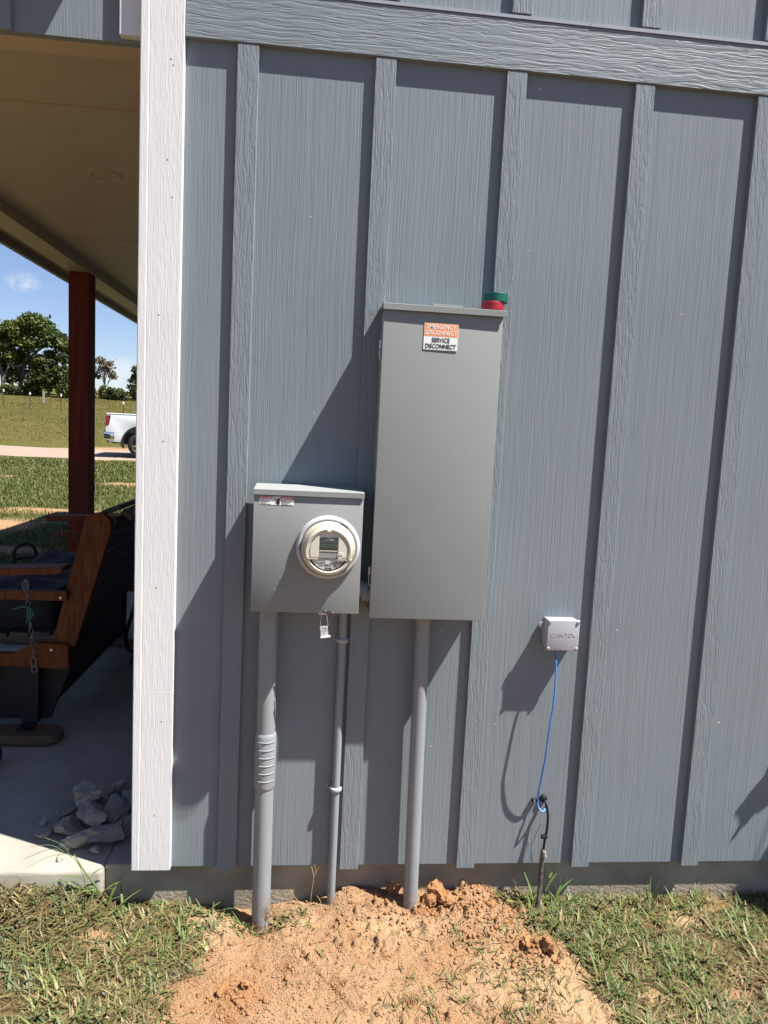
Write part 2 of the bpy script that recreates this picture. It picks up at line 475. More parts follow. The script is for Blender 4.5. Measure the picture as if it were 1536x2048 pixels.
# clear meter cover
m, n, l, p = new_mat("clear_polycarbonate")
tr = n.new("ShaderNodeBsdfTransparent"); gl = n.new("ShaderNodeBsdfGlossy")
gl.inputs["Roughness"].default_value = 0.06
lw = n.new("ShaderNodeLayerWeight"); lw.inputs["Blend"].default_value = 0.5
pw = n.new("ShaderNodeMath"); pw.operation = 'POWER'; pw.inputs[1].default_value = 5.0
l.new(lw.outputs["Facing"], pw.inputs[0])
fr = n.new("ShaderNodeMapRange"); fr.inputs["To Min"].default_value = 0.025; fr.inputs["To Max"].default_value = 0.5
l.new(pw.outputs[0], fr.inputs["Value"])
mxs = n.new("ShaderNodeMixShader")
l.new(fr.outputs[0], mxs.inputs[0]); l.new(tr.outputs[0], mxs.inputs[1]); l.new(gl.outputs[0], mxs.inputs[2])
l.new(mxs.outputs[0], n["Material Output"].inputs["Surface"])
M['clear'] = m
m, n, l, p = new_mat("cloudy_clear_plastic")
tr = n.new("ShaderNodeBsdfTransparent"); df = n.new("ShaderNodeBsdfPrincipled")
df.inputs["Base Color"].default_value = (0.75, 0.72, 0.7, 1); df.inputs["Roughness"].default_value = 0.25
nz = n.new("ShaderNodeTexNoise"); nz.inputs["Scale"].default_value = 150
tcn = n.new("ShaderNodeTexCoord"); l.new(tcn.outputs["Object"], nz.inputs["Vector"])
mrr = n.new("ShaderNodeMapRange"); mrr.inputs["From Min"].default_value = 0.35; mrr.inputs["From Max"].default_value = 0.65
mrr.inputs["To Min"].default_value = 0.12; mrr.inputs["To Max"].default_value = 0.70
l.new(nz.outputs["Fac"], mrr.inputs["Value"])
mxs = n.new("ShaderNodeMixShader")
l.new(mrr.outputs[0], mxs.inputs[0]); l.new(tr.outputs[0], mxs.inputs[1]); l.new(df.outputs[0], mxs.inputs[2])
l.new(mxs.outputs[0], n["Material Output"].inputs["Surface"])
M['tagplastic'] = m

# ---------------------------------------------------------------- terrain
_perm = np.random.default_rng(5).random((256, 256))
def vnoise(x, y):
    xi = np.floor(x).astype(int); yi = np.floor(y).astype(int)
    fx = x - xi; fy = y - yi
    fx = fx * fx * (3 - 2 * fx); fy = fy * fy * (3 - 2 * fy)
    def g(a, b): return _perm[a & 255, b & 255]
    return (g(xi, yi) * (1 - fx) + g(xi + 1, yi) * fx) * (1 - fy) + (g(xi, yi + 1) * (1 - fx) + g(xi + 1, yi + 1) * fx) * fy
def fbm(x, y, s, o=4, gain=0.5):
    a = 1.0; t = 0.0; w = 0.0
    for i in range(o):
        t = t + a * vnoise(x * s + 17.3 * i, y * s + 9.1 * i); w += a
        a *= gain; s *= 2.03
    return t / w - 0.5
def sstep(a, b, x):
    t = np.clip((x - a) / (b - a), 0, 1)
    return t * t * (3 - 2 * t)
def gauss(x, y, cx, cy, sx, sy):
    return np.exp(-((x - cx) / sx) ** 2 - ((y - cy) / sy) ** 2)

LB = [(-0.62, 0.02), (-0.20, 0.064), (-0.085, 0.02), (-0.06, -0.06), (-0.03, -0.16), (-0.03, -0.25), (-0.06, -0.33), (-0.13, -0.47), (-0.16, -0.9), (-3.0, -0.9), (-3.0, 0.02)]
RB = [(0.963, 0.06), (1.035, -0.117), (1.114, -0.191), (1.188, -0.303), (1.20, -0.442), (1.19, -0.9), (4, -0.9), (4, 0.06)]
def sdist(x, y, poly):
    d = np.full(x.shape, 1e9); ins = np.zeros(x.shape, bool)
    n = len(poly)
    for i in range(n):
        ax, ay = poly[i]; bx, by = poly[(i + 1) % n]
        ex, ey = bx - ax, by - ay
        t = np.clip(((x - ax) * ex + (y - ay) * ey) / (ex * ex + ey * ey), 0, 1)
        d = np.minimum(d, np.hypot(x - ax - t * ex, y - ay - t * ey))
        c = ((ay > y) != (by > y)) & (x < (bx - ax) * (y - ay) / (by - ay + 1e-12) + ax)
        ins ^= c
    return np.where(ins, d, -d)
BARE = [(1.62, -0.10, 0.10, 0.06), (1.43, -0.11, 0.05, 0.035), (1.79, -0.04, 0.09, 0.04), (-0.34, -0.15, 0.07, 0.05), (1.35, -0.42, 0.06, 0.04), (1.6, -0.42, 0.06, 0.03), (0.0, -0.05, 0.06, 0.06), (-0.10, -0.02, 0.06, 0.03)]
SPRIG = [(0.788, -0.158), (0.855, -0.228), (0.736, -0.349), (0.661, -0.44), (0.574, -0.437), (0.888, -0.354), (0.765, -0.426), (0.94, -0.486), (0.873, -0.466), (0.80, -0.2), (0.83, -0.29), (0.97, -0.4), (1.02, -0.32)]
def near_mask(x, y):
    """0 bare sand, 1 grass, for the ground in front of the wall"""
    w = 0.16 * fbm(x, y, 11, 4)
    w = w + 0.05 * fbm(x, y, 55, 2)
    g = np.maximum(sstep(-0.05, 0.07, sdist(x, y, LB) + w), sstep(-0.05, 0.07, sdist(x, y, RB) + w))
    g = np.maximum(g, 0.75 * gauss(x + w * .3, y, 0.19, -0.06, 0.11, 0.055) * (0.6 + 1.6 * fbm(x, y, 22, 2)))
    for bx, by, sx, sy in BARE:
        g = g * (1 - 0.95 * gauss(x + w * .5, y + w * .3, bx, by, sx, sy))
    return g
CRACKS = [([(0.257, -0.172), (0.30, -0.244), (0.351, -0.334), (0.418, -0.417), (0.434, -0.44)], 0.020, 1), ([(0.341, -0.112), (0.433, -0.108), (0.526, -0.103), (0.603, -0.112)], 0.009, 0), ([(0.10, -0.41), (0.145, -0.475), (0.18, -0.53)], 0.012, 1), ([(0.215, -0.325), (0.278, -0.362)], 0.010, 0)]
def cracks(x, y):
    """dents where the damp soil has split: a narrow cut with a raised lip on one side"""
    out = np.zeros(np.shape(x))
    m = (x > -0.1) & (x < 0.8) & (y > -0.65) & (y < 0.0)
    if not np.any(m): return out
    xs = x[m]; ys = y[m]; acc = np.zeros(xs.shape)
    wx = 0.012 * fbm(xs, ys, 40, 3); wy = 0.012 * fbm(xs + 5, ys, 40, 3)
    for pts, dep, lip in CRACKS:
        d = np.full(xs.shape, 9.0); side = np.zeros(xs.shape)
        for (ax, ay), (bx, by) in zip(pts[:-1], pts[1:]):
            ex, ey = bx - ax, by - ay
            t = np.clip(((xs + wx - ax) * ex + (ys + wy - ay) * ey) / (ex * ex + ey * ey), 0, 1)
            px, py = xs + wx - ax - t * ex, ys + wy - ay - t * ey
            dd = np.hypot(px, py); k = dd < d
            d = np.where(k, dd, d); side = np.where(k, np.sign(px * ey - py * ex), side)
        acc += -dep * np.exp(-(d / 0.007) ** 2) + lip * dep * 0.6 * np.exp(-(d / 0.045) ** 2) * (side > 0)
    out[m] = acc
    return out
def H(x, y):
    x = np.asarray(x, float); y = np.asarray(y, float)
    h = -0.045 + 0.0 * x
    h = h + 0.085 * sstep(-0.30, -0.42, x) * sstep(-0.25, 0.0, y) * sstep(3, -0.3, y)
    fade = sstep(0.5, 0.1, y)
    h = h + fade * (0.046 * gauss(x, y, 0.62, 0.02, 0.30, 0.15) + 0.036 * gauss(x, y, 0.90, 0.0, 0.10, 0.12) + 0.03 * gauss(x, y, 0.45, 0.0, 0.06, 0.09))
    h = h + fade * (0.02 * gauss(x, y, 0.95, -0.15, 0.12, 0.06) + 0.028 * gauss(x, y, 1.06, -0.235, 0.06, 0.035) - 0.035 * gauss(x, y, 0.15, -0.07, 0.07, 0.07) - 0.02 * gauss(x, y, 0.07, 0.02, 0.12, 0.05))
    h = h + 0.00084 * np.clip(y, 0, 75) ** 2 + np.clip(y - 75, 0, 1e9) * 0.02
    h = h + 0.25 * sstep(8, 30, y) * fbm(x, y, 0.05, 3) + 0.05 * sstep(2, 8, y) * fbm(x, y, 0.4, 3)
    near = sstep(0.6, 0.1, y) * sstep(-2.5, -0.9, y)
    d = 1 - near_mask(x, y) * 0.6
    mic = 0.018 * fbm(x, y, 7, 3) + d * (0.008 * fbm(x, y, 30, 2) + 0.007 * fbm(x, y, 85, 2))
    # clods: rounded lumps in the loose dirt
    lump = np.clip(fbm(x, y, 45, 2) - 0.14, 0, 1) * 0.10 * sstep(-0.1, 0.12, fbm(x + 3, y, 6, 2) + 0.3 * gauss(x, y, 0.85, -0.08, 0.35, 0.12))
    return h + near * (mic + d * lump + cracks(np.atleast_1d(x), np.atleast_1d(y)).reshape(np.shape(x)))

def axis(parts):
    out = []
    for a, b, k in parts:
        out.append(np.linspace(a, b, k, endpoint=False))
    return np.concatenate(out)
gx = np.concatenate([-np.geomspace(160, 1.35, 70), np.linspace(-1.3, 2.4, 740), np.geomspace(2.45, 120, 50)])
gy = np.concatenate([-np.geomspace(60, 1.0, 34), np.linspace(-0.95, 0.06, 220), np.geomspace(0.09, 140, 120)])
X, Y = np.meshgrid(gx, gy)
Z = H(X, Y)
nx, ny = len(gx), len(gy)
idx = np.arange(nx * ny).reshape(ny, nx)
quads = np.stack([idx[:-1, :-1], idx[:-1, 1:], idx[1:, 1:], idx[1:, :-1]], -1).reshape(-1, 4)
me = bpy.data.meshes.new("ground")
me.vertices.add(nx * ny)
me.vertices.foreach_set("co", np.stack([X, Y, Z], -1).reshape(-1).astype(np.float32))
me.loops.add(quads.size); me.loops.foreach_set("vertex_index", quads.reshape(-1).astype(np.int32))
me.polygons.add(len(quads)); me.polygons.foreach_set("loop_start", np.arange(0, quads.size, 4, dtype=np.int32))
me.polygons.foreach_set("loop_total", np.full(len(quads), 4, np.int32))
me.update(); me.validate()
at = me.attributes.new("turf", 'FLOAT', 'POINT')
turf = near_mask(X, Y)
far = sstep(0.3, 1.2, Y)
patch = np.clip(1 - 1.3 * sstep(0.19, 0.30, fbm(X * 0.7, Y * 2.2, 0.42, 4)) * sstep(27, 22, Y), 0, 1)
patch *= 1 - 0.95 * np.clip(gauss(X, Y, -4.45, 7.5, 0.8, 1.25) * (1 + 2.2 * fbm(X, Y, 1.1, 3)) * 1.5, 0, 1)
patch *= 1 - 0.9 * np.clip(gauss(X, Y, -6.8, 24.6, 2.4, 1.6) * (1 + 2.5 * fbm(X, Y, 0.9, 3)) * 1.3, 0, 1)
patch *= 1 - 0.8 * np.exp(-((Y - 29.5 - 0.05 * X) / 0.7) ** 2) * sstep(-0.1, 0.1, fbm(X, Y, 0.8, 3) + 0.05)
at2 = me.attributes.new("pale", 'FLOAT', 'POINT')
pale = np.clip(1.3 * gauss(X, Y, 1.10, -0.40, 0.20, 0.14) + 0.8 * gauss(X, Y, 0.62, -0.13, 0.22, 0.05) + gauss(X, Y, 0.0, -0.10, 0.10, 0.10) + gauss(X, Y, 1.65, -0.12, 0.2, 0.07), 0, 1) - np.clip(gauss(X, Y, 0.72, -0.06, 0.12, 0.05) + gauss(X, Y, 1.02, -0.22, 0.10, 0.05) + 0.8 * gauss(X, Y, 0.12, -0.38, 0.10, 0.07), 0, 1)
at2.data.foreach_set("value", (0.5 + 0.5 * pale + 0.5 * fbm(X, Y, 10, 3)).reshape(-1).astype(np.float32))
back = sstep(-0.9, -3.0, Y)
turf = turf * (1 - far) + patch * far
turf = turf * (1 - back) + (0.85 + 0 * turf) * back
at.data.foreach_set("value", turf.reshape(-1).astype(np.float32))

m, n, l, p = new_mat("sandy_soil_and_turf")
tc = n.new("ShaderNodeTexCoord")
def NZ(scale, detail=4, rough=0.55):
    t = n.new("ShaderNodeTexNoise"); t.inputs["Scale"].default_value = scale; t.inputs["Detail"].default_value = detail
    t.inputs["Roughness"].default_value = rough
    l.new(tc.outputs["Object"], t.inputs["Vector"]); return t.outputs["Fac"]
def MIX(fac, a, b):
    x = n.new("ShaderNodeMix"); x.data_type = 'RGBA'
    l.new(fac, x.inputs["Factor"]) if not isinstance(fac, float) else None
    for k, v in (("A", a), ("B", b)):
        if isinstance(v, tuple): x.inputs[k].default_value = (*v, 1)
        else: l.new(v, x.inputs[k])
    return x.outputs["Result"]
def RNG(v, a, b, c=0.0, d=1.0):
    r = n.new("ShaderNodeMapRange")
    r.inputs["From Min"].default_value = a; r.inputs["From Max"].default_value = b
    r.inputs["To Min"].default_value = c; r.inputs["To Max"].default_value = d
    l.new(v, r.inputs["Value"]); return r.outputs[0]
sand = MIX(RNG(NZ(4.5, 5), 0.38, 0.62), (0.268, 0.153, 0.080), (0.318, 0.208, 0.118))
sand = MIX(RNG(NZ(9, 4), 0.55, 0.70), sand, (0.190, 0.083, 0.033))
sand = MIX(RNG(NZ(140, 3), 0.60, 0.74, 0, 0.5), sand, (0.12, 0.055, 0.026))
atp = n.new("ShaderNodeAttribute"); atp.attribute_name = "pale"
sand = MIX(RNG(atp.outputs["Fac"], 0.60, 1.0, 0, 0.85), sand, (0.345, 0.242, 0.135))
sand = MIX(RNG(atp.outputs["Fac"], 0.42, 0.05, 0, 0.75), sand, (0.262, 0.118, 0.045))
thatch = MIX(RNG(NZ(26, 5), 0.35, 0.65), (0.052, 0.040, 0.018), (0.115, 0.075, 0.036))  # brown thatch, colour darkened for the shadows between leaves
lawn = MIX(RNG(NZ(1.3, 7, 0.7), 0.36, 0.64), (0.040, 0.050, 0.010), (0.072, 0.074, 0.020))
lawn = MIX(RNG(NZ(9.0, 6, 0.7), 0.50, 0.75, 0, 0.6), lawn, (0.030, 0.038, 0.008))
field = MIX(RNG(NZ(0.22, 8, 0.7), 0.35, 0.65), (0.066, 0.062, 0.014), (0.100, 0.086, 0.024))
sep = n.new("ShaderNodeSeparateXYZ"); l.new(tc.outputs["Object"], sep.inputs[0])
yfar = RNG(sep.outputs["Y"], 21.0, 27.0)
ynear = RNG(sep.outputs["Y"], 0.4, 1.4)
green = MIX(ynear, thatch, MIX(yfar, lawn, field))
attn = n.new("ShaderNodeAttribute"); attn.attribute_name = "turf"
addn = n.new("ShaderNodeMath"); addn.operation = 'ADD'
l.new(attn.outputs["Fac"], addn.inputs[0]); l.new(RNG(NZ(22, 4), 0.0, 1.0, -0.35, 0.35), addn.inputs[1])
colr = MIX(RNG(addn.outputs[0], 0.35, 0.65), sand, green)
l.new(colr, p.inputs["Base Color"])
p.inputs["Roughness"].default_value = 0.95
p.inputs["Specular IOR Level"].default_value = 0.1
bp = n.new("ShaderNodeBump"); bp.inputs["Distance"].default_value = 0.011; bp.inputs["Strength"].default_value = 1.0
l.new(NZ(125, 4, 0.6), bp.inputs["Height"]); l.new(bp.outputs[0], p.inputs["Normal"])
M['ground'] = m
tag(link_mesh("ground", me, M['ground'], smooth=180), kind='structure')

# gravel drive across the lawn
def strip(name, x0, x1, y0, y1, nxs, nys, mat, lift, wob):
    xs = np.linspace(x0, x1, nxs); vs = []; fs = []
    for j in range(nys):
        for i, x in enumerate(xs):
            t = j / (nys - 1)
            y = y0 + (y1 - y0) * t + (wob * float(fbm(np.array(x), np.array(3.0 + 9 * (t > .5)), 0.9, 3)) if t in (0, 1) else 0)
            z = float(H(np.array(x), np.array(y))) + (lift if 0 < t < 1 else -0.02)
            vs.append((x, y, z))
    for j in range(nys - 1):
        for i in range(nxs - 1):
            a = j * nxs + i
            fs.append((a, a + 1, a + nxs + 1, a + nxs))
    return pyobj(name, vs, fs, mat, smooth=180)
M['gravel'] = paint("pale_gravel", (0.21, 0.15, 0.11), 0.95, 0.2, 30, bump=0.02, bscale=30, col2=(0.29, 0.225, 0.175), vdetail=8)
tag(strip("gravel_driveway", -45, 30, 20.6, 25.2, 500, 7, M['gravel'], 0.03, 0.9), kind='structure')

# ---------------------------------------------------------------- house
house = thing("house", "blue-grey board and batten house with white corner trim and a covered side porch", "house", (0.8, 0.1, 0.1))
T = 0.016
XR = 3.4
obox("wall", (-0.24, XR, 0.0, 0.06, 0.107, 4.6), M['siding'], house)
for i, x in enumerate([-0.0010, 0.4080, 0.8116, 1.2206, 1.6248, 2.031, 2.437, 2.843]):
    obox("batten", (x, x + 0.0626, -T, 0.001, 0.0995, 2.699), M['batten'], house, bevel=0.0012, segs=1)
    obox("batten", (x + 0.003, x + 0.0656, -T, 0.001, 2.864, 4.55), M['batten'], house, bevel=0.0012, segs=1)
obox("trim_band", (-0.1515, XR, -0.0178, 0.001, 2.7005, 2.8445), M['band'], house, bevel=0.0012, segs=1)
bm = bmesh.new()
prism(bm, [(0.001, 2.862), (-0.0175, 2.8565), (-0.0200, 2.8555), (-0.0200, 2.8460), (0.001, 2.8460)], -0.1515, 1.06, axis='x')
prism(bm, [(0.001, 2.8625), (-0.0180, 2.857), (-0.0206, 2.856), (-0.0206, 2.8455), (0.001, 2.8455)], 1.0602, XR, axis='x')
obj("drip_flashing", bm, M['flash'], house)
# white corner boards: a front board in two lengths and the edge of the side board
obox("corner_trim", (-0.2505, -0.153, -0.0245, 0.001, 0.7236, 4.55), M['white'], house, bevel=0.0008, segs=1)
obox("corner_trim", (-0.2505, -0.1530, -0.0246, 0.001, 0.1085, 0.7232), M['white'], house, bevel=0.0008, segs=1)
obox("corner_trim", (-0.2775, -0.2512, -0.0262, 0.09, 0.1080, 4.55), M['white'], house, bevel=0.003, segs=2)
for x, z in ((-0.190, 2.63), (-0.183, 2.615), (-0.195, 2.35), (-0.180, 2.245), (-0.215, 1.90), (-0.195, 1.52), (-0.21, 1.06), (-0.187, 0.62), (-0.205, 0.30)):
    bm = bmesh.new()
    lathe(bm, [(0.0001, -0.0249), (0.0024, -0.0249), (0.0030, -0.0245)], (x, 0, z), segs=10)
    obj("nail_head", bm, M['found'], house)
# side wall of the house along the porch
obox("side_wall", (-0.235, -0.16, 0.062, 9.0, 0.105, 2.965), M['siding'], house)
obox("wall_core", (-0.155, XR, 0.065, 9.0, 0.12, 4.59), M['siding'], house)
# foundation
bm = bmesh.new()
box(bm, -0.372, XR, 0.0255, 0.30, -0.5, 0.099)
obj("foundation", bm, M['found'], house)
# porch gable above: header, siding, battens, white board
obox("gable_wall", (-2.3, -0.279, 0.030, 0.055, 2.689, 3.06), M['siding'], house)
obox("porch_header", (-2.0, -0.279, 0.0555, 0.150, 2.692, 3.055), M['tan'], house, bevel=0.002)
obox("gable_trim", (-0.345, -0.2790, 0.004, 0.031, 2.698, 3.06), M['white'], house, bevel=0.002)
for x in (-0.715, -1.121, -1.527, -1.933):
    obox("batten", (x, x + 0.0626, 0.014, 0.031, 2.686, 3.06), M['batten'], house, bevel=0.0012, segs=1)
# ceiling, seams, inner beam, eave
obox("porch_ceiling", (-1.822, -0.236, 0.151, 9.0, 2.970, 3.0), M['ceiling'], house)
for y in (1.216, 3.62, 6.05):
    obox("ceiling_seam", (-1.820, -0.238, y - 0.012, y + 0.012, 2.9655, 2.9705), M['tan'], house)
obox("porch_beam", (-2.0, -1.8222, 0.1515, 9.0, 2.890, 3.05), M['tan'], house, bevel=0.003)
obox("eave_soffit", (-2.20, -2.0005, 0.0, 9.0, 2.965, 2.985), M['tan'], house)
obox("fascia", (-2.240, -2.2005, -0.30, 9.05, 2.902, 3.06), M['fascia'], house, bevel=0.004)
obox("fascia", (-2.262, -2.2405, -0.30, 9.05, 2.985, 3.07), M['fascia'], house, bevel=0.003)
bm = bmesh.new()
prism(bm, [(-2.30, 3.066), (-0.345, 3.11), (-0.345, 3.95), (-2.30, 3.26)], -0.32, 9.1, axis='y')
obj("porch_roof", bm, M['roof'], house)
bm = bmesh.new()
prism(bm, [(-0.6, 4.60), (2.0, 5.7), (4.2, 4.60)], 0.02, 9.1, axis='y')
obj("roof", bm, M['roof'], house)

# porch slab
bm = bmesh.new()
box(bm, -2.25, -0.374, -0.008, 9.0, -0.4, 0.0985)
so_ = obj("porch_floor", bm, M['concrete'], None, bevel=0.016, segs=4, smooth=40)
tag(so_, kind='structure')
bm = bmesh.new()
box(bm, -0.3735, -0.236, 0.0345, 9.0, -0.1, 0.0995)
tag(obj("porch_floor", bm, M['concrete'], None, bevel=0.004), kind='structure')

# recessed ceiling light
bm = bmesh.new()
lathe(bm, [(0.001, 2.9680), (0.076, 2.9680), (0.0775, 2.9699), (0.0825, 2.9699), (0.084, 2.9660), (0.094, 2.9670), (0.098, 2.9699)], (-0.985, 2.11, 0), axis='z', segs=40)
lo = obj("ceiling_light", bm, M['tan'], None, smooth=40)
tag(lo, "flush round recessed light, unlit, in the tan porch ceiling", "ceiling light")

# porch post
bm = bmesh.new()
box(bm, -2.002, -1.818, 4.53, 4.714, 0.098, 2.889)
po = obj("porch_post", bm, M['post'], None, bevel=0.006)
tag(po, "dark red-stained square timber post holding up the porch beam", "post")

# ---------------------------------------------------------------- meter socket box
D = 0.128
mb = thing("meter_box", "grey steel meter socket box with danger sticker, carrying the round electric meter", "meter box", (0.26, 0.0, 1.017))
obox("body", (0.0955, 0.4235, -0.124, -0.0165, 1.0185, 1.380), M['boxpaint'], mb, bevel=0.002)
bm = bmesh.new()
box(bm, 0.094, 0.4248, -D, -0.1245, 1.0170, 1.3765)
obj("front_cover", bm, M['boxpaint'], mb, bevel=0.0018, smooth=40)
bm = bmesh.new()
prism(bm, [(-0.016, 1.4035), (-0.1335, 1.3945), (-0.1335, 1.3770), (-0.1295, 1.3770), (-0.1295, 1.386), (-0.016, 1.390)], 0.0925, 0.4265, axis='x')
obj("rain_lid", bm, M['boxpaint'], mb, bevel=0.0012)
MC = (0.3225, 0, 1.2235)
bm = bmesh.new()
lathe(bm, [(0.0985, -0.1275), (0.0975, -0.134), (0.0945, -0.1415), (0.0905, -0.1455), (0.0865, -0.1455), (0.0840, -0.1425), (0.0835, -0.135)], MC, segs=72)
obj("meter_ring", bm, M['ring'], mb, smooth=60)
# embossed mark and scratches on the cover
bm = bmesh.new()
for pts in ([(0.168, 1.117), (0.176, 1.124), (0.184, 1.121)], [(0.166, 1.110), (0.170, 1.103)], [(0.160, 1.094), (0.166, 1.087), (0.163, 1.083)], [(0.181, 1.098), (0.200, 1.098)], [(0.181, 1.094), (0.20, 1.0935)], [(0.207, 1.100), (0.204, 1.095), (0.208, 1.088), (0.214, 1.089)], [(0.184, 1.104), (0.198, 1.105)]):
    tube(bm, [(x, -D, z) for x, z in pts], 0.0008, 5)
obj("embossed_mark", bm, M['boxpaint'], mb)
# danger / peligro sticker
st = obox("danger_sticker", (0.1109, 0.2138, -D - 0.0006, -D - 0.0001, 1.3475, 1.3728), M['label'], mb)
Y0 = -D - 0.0009
obox("red_heading", (0.1112, 0.1495, Y0, -D - 0.0005, 1.3652, 1.3726), M['red'], st)
obox("red_heading", (0.1740, 0.2135, Y0, -D - 0.0005, 1.3645, 1.3722), M['red'], st)
text("lettering", "\u25B2DANGER", 0.0068, 0.1305, Y0 - 0.0002, 1.3668, M['label'], st, bold=0.01)
text("lettering", "\u25B2PELIGRO", 0.0066, 0.1937, Y0 - 0.0002, 1.3661, M['label'], st, bold=0.01)
for k, (a, b) in enumerate(((0.113, 0.126), (0.113, 0.143), (0.113, 0.139), (0.113, 0.131), (0.113, 0.145))):
    z = 1.3620 - k * 0.0030
    obox("small_print", (a, b, Y0, -D - 0.0005, z - 0.0011, z), M['ink'], st)
    obox("small_print", (a + 0.063, b + 0.064, Y0, -D - 0.0005, z - 0.0016, z - 0.0005), M['ink'], st)
bm = bmesh.new()
for pts in ([(0.1530, 1.3705), (0.1585, 1.3672), (0.1560, 1.3645), (0.1605, 1.3615)],):
    tube(bm, [(x, Y0, z) for x, z in pts], 0.0010, 5)
for cx, cz, rx, rz in ((0.1672, 1.3540, 0.0052, 0.0060),):
    vs = [bm.verts.new((cx + rx * math.cos(a), Y0, cz + rz * math.sin(a))) for a in [k * math.pi / 8 for k in range(16)]]
    bm.faces.new(vs)
for k, (fx, fl) in enumerate(((0.1632, 0.0095), (0.1657, 0.0125), (0.1682, 0.0125), (0.1706, 0.0105))):
    tube(bm, [(fx, Y0, 1.3565), (fx + 0.0006, Y0, 1.3565 + fl)], 0.00105, 6)
tube(bm, [(0.1640, Y0, 1.3525), (0.1602, Y0, 1.3580)], 0.0011, 6)
obj("shock_symbol", bm, M['ink'], st)
# hasp at the bottom of the cover
bm = bmesh.new()
box(bm, 0.303, 0.330, -0.1345, -0.10, 1.0145, 1.0165)
prism(bm, [(0.307, 1.0205), (0.322, 1.0300), (0.345, 1.0265), (0.352, 1.0205), (0.352, 1.0125), (0.345, 1.0145), (0.341, 1.0205), (0.325, 1.0235), (0.312, 1.0165)], -0.1345, -0.1285)
hs = obj("hasp", bm, M['darkmetal'], mb, bevel=0.0006)
bm = bmesh.new()
for x, z in ((0.3225, 1.0268), (0.3445, 1.0215)):
    lathe(bm, [(0.0001, -0.1372), (0.0022, -0.1368), (0.0028, -0.1340)], (x, 0, z), segs=14)
obj("rivet", bm, M['zinc'], hs, smooth=40)
obox("latch_lip", (0.301, 0.327, -0.137, -0.134, 1.0155, 1.0178), M['zinc'], hs)

# seal tag
sl = thing("meter_seal", "small clear plastic wire seal dangling under the meter box hasp", "seal", (0.322, -0.131, 0.943))
bm = bmesh.new()
c0 = Vector((0.3215, -0.131, 0.960)); ang = math.radians(8)
def rot(x, z): return (c0.x + x * math.cos(ang) + z * math.sin(-ang) * -1 * -1, c0.z + z * math.cos(ang) + x * math.sin(ang))
prism(bm, [rot(-0.0115, -0.015), rot(0.0115, -0.015), rot(0.0115, 0.0175), rot(-0.0115, 0.0175)], -0.135, -0.129)
obj("tag_body", bm, M['tagplastic'], sl, bevel=0.0008)
bm = bmesh.new()
prism(bm, [rot(-0.013, -0.0180), rot(0.017, -0.0180), rot(0.017, -0.0145), rot(-0.013, -0.0145)], -0.137, -0.127)
obj("tag_foot", bm, M['label'], sl)
bm = bmesh.new()
tube(bm, [(0.3115, -0.132, 0.976), (0.3080, -0.131, 0.995), (0.313, -0.129, 1.012)], 0.0006, 5)
tube(bm, [(0.3325, -0.132, 0.980), (0.3290, -0.132, 1.000), (0.327, -0.130, 1.012)], 0.0009, 5)
obj("seal_wire", bm, M['zinc'], sl)

# ---------------------------------------------------------------- electric meter
mt = thing("electric_meter", "round cream electric meter with dark display, plugged into the meter box", "electric meter", (0.3225, -0.14, 1.2235))
bm = bmesh.new()
lathe(bm, [(0.0835, -0.132), (0.0825, -0.148), (0.0805, -0.153), (0.0775, -0.158), (0.0765, -0.166), (0.0725, -0.168), (0.001, -0.168)], MC, segs=72)
obj("base", bm, M['cream'], mt, smooth=50)
# dark slots around the base
for a0, a1 in ((48, 66), (166, 186), (300, 320)):
    bm = bmesh.new()
    lathe(bm, [(0.0838, -0.1460), (0.0838, -0.1500), (0.0826, -0.1500), (0.0826, -0.1460)], MC, segs=8, a0=math.radians(a0), a1=math.radians(a1))
    obj("slot", bm, M['ink'], mt)
# hooded upper shell
bm = bmesh.new()
A0, A1 = math.radians(-19), math.radians(199)
lathe(bm, [(0.0735, -0.166), (0.0725, -0.190), (0.0700, -0.203), (0.0660, -0.208), (0.0610, -0.207), (0.0592, -0.206), (0.0588, -0.200)], MC, segs=56, a0=A0, a1=A1)
obj("hood", bm, M['cream'], mt, smooth=50)
bm = bmesh.new()
zb = MC[2] - 0.0215
prism(bm, [(MC[0] + 0.0595 * math.cos(a), MC[2] + 0.0595 * math.sin(a)) for a in np.linspace(math.radians(-20.5), math.radians(200.5), 48)], -0.2020, -0.168)
obj("face_plate", bm, M['creamlt'], mt)
# side cheeks beside the display
for s in (-1, 1):
    bm = bmesh.new()
    pts = [(MC[0] + s * 0.0545 * math.cos(a), MC[2] + 0.0545 * math.sin(a)) for a in np.linspace(math.radians(-20), math.radians(58), 16)]
    pts += [(MC[0] + s * 0.0285, MC[2] + 0.045), (MC[0] + s * 0.0285, MC[2] - 0.0145), (MC[0] + s * 0.033, MC[2] - 0.0185)]
    prism(bm, pts, -0.2050, -0.2015)
    obj("cheek", bm, M['creamlt'], mt, bevel=0.0010)
x0, x1 = MC[0] - 0.0265, MC[0] + 0.0255
fr_ = obox("display_frame", (x0 - 0.0015, x1 + 0.0015, -0.2026, -0.2015, MC[2] - 0.0195, MC[2] + 0.042), M['lcdframe'], mt)
obox("display", (x0, x1, -0.2032, -0.2026, MC[2] + 0.0035, MC[2] + 0.0280), M['lcd'], mt)
obox("display_label", (x0, x1, -0.2032, -0.2026, MC[2] + 0.0305, MC[2] + 0.0400), M['lcd'], mt)
text("lettering", "kWh  8.8.8.8", 0.0058, MC[0] + 0.0, -0.2034, MC[2] + 0.0330, M['platelabel'], mt)
text("lettering", "888888", 0.0165, MC[0] + 0.0, -0.2035, MC[2] + 0.0098, M['lcddigit'], mt, shear=0.15)
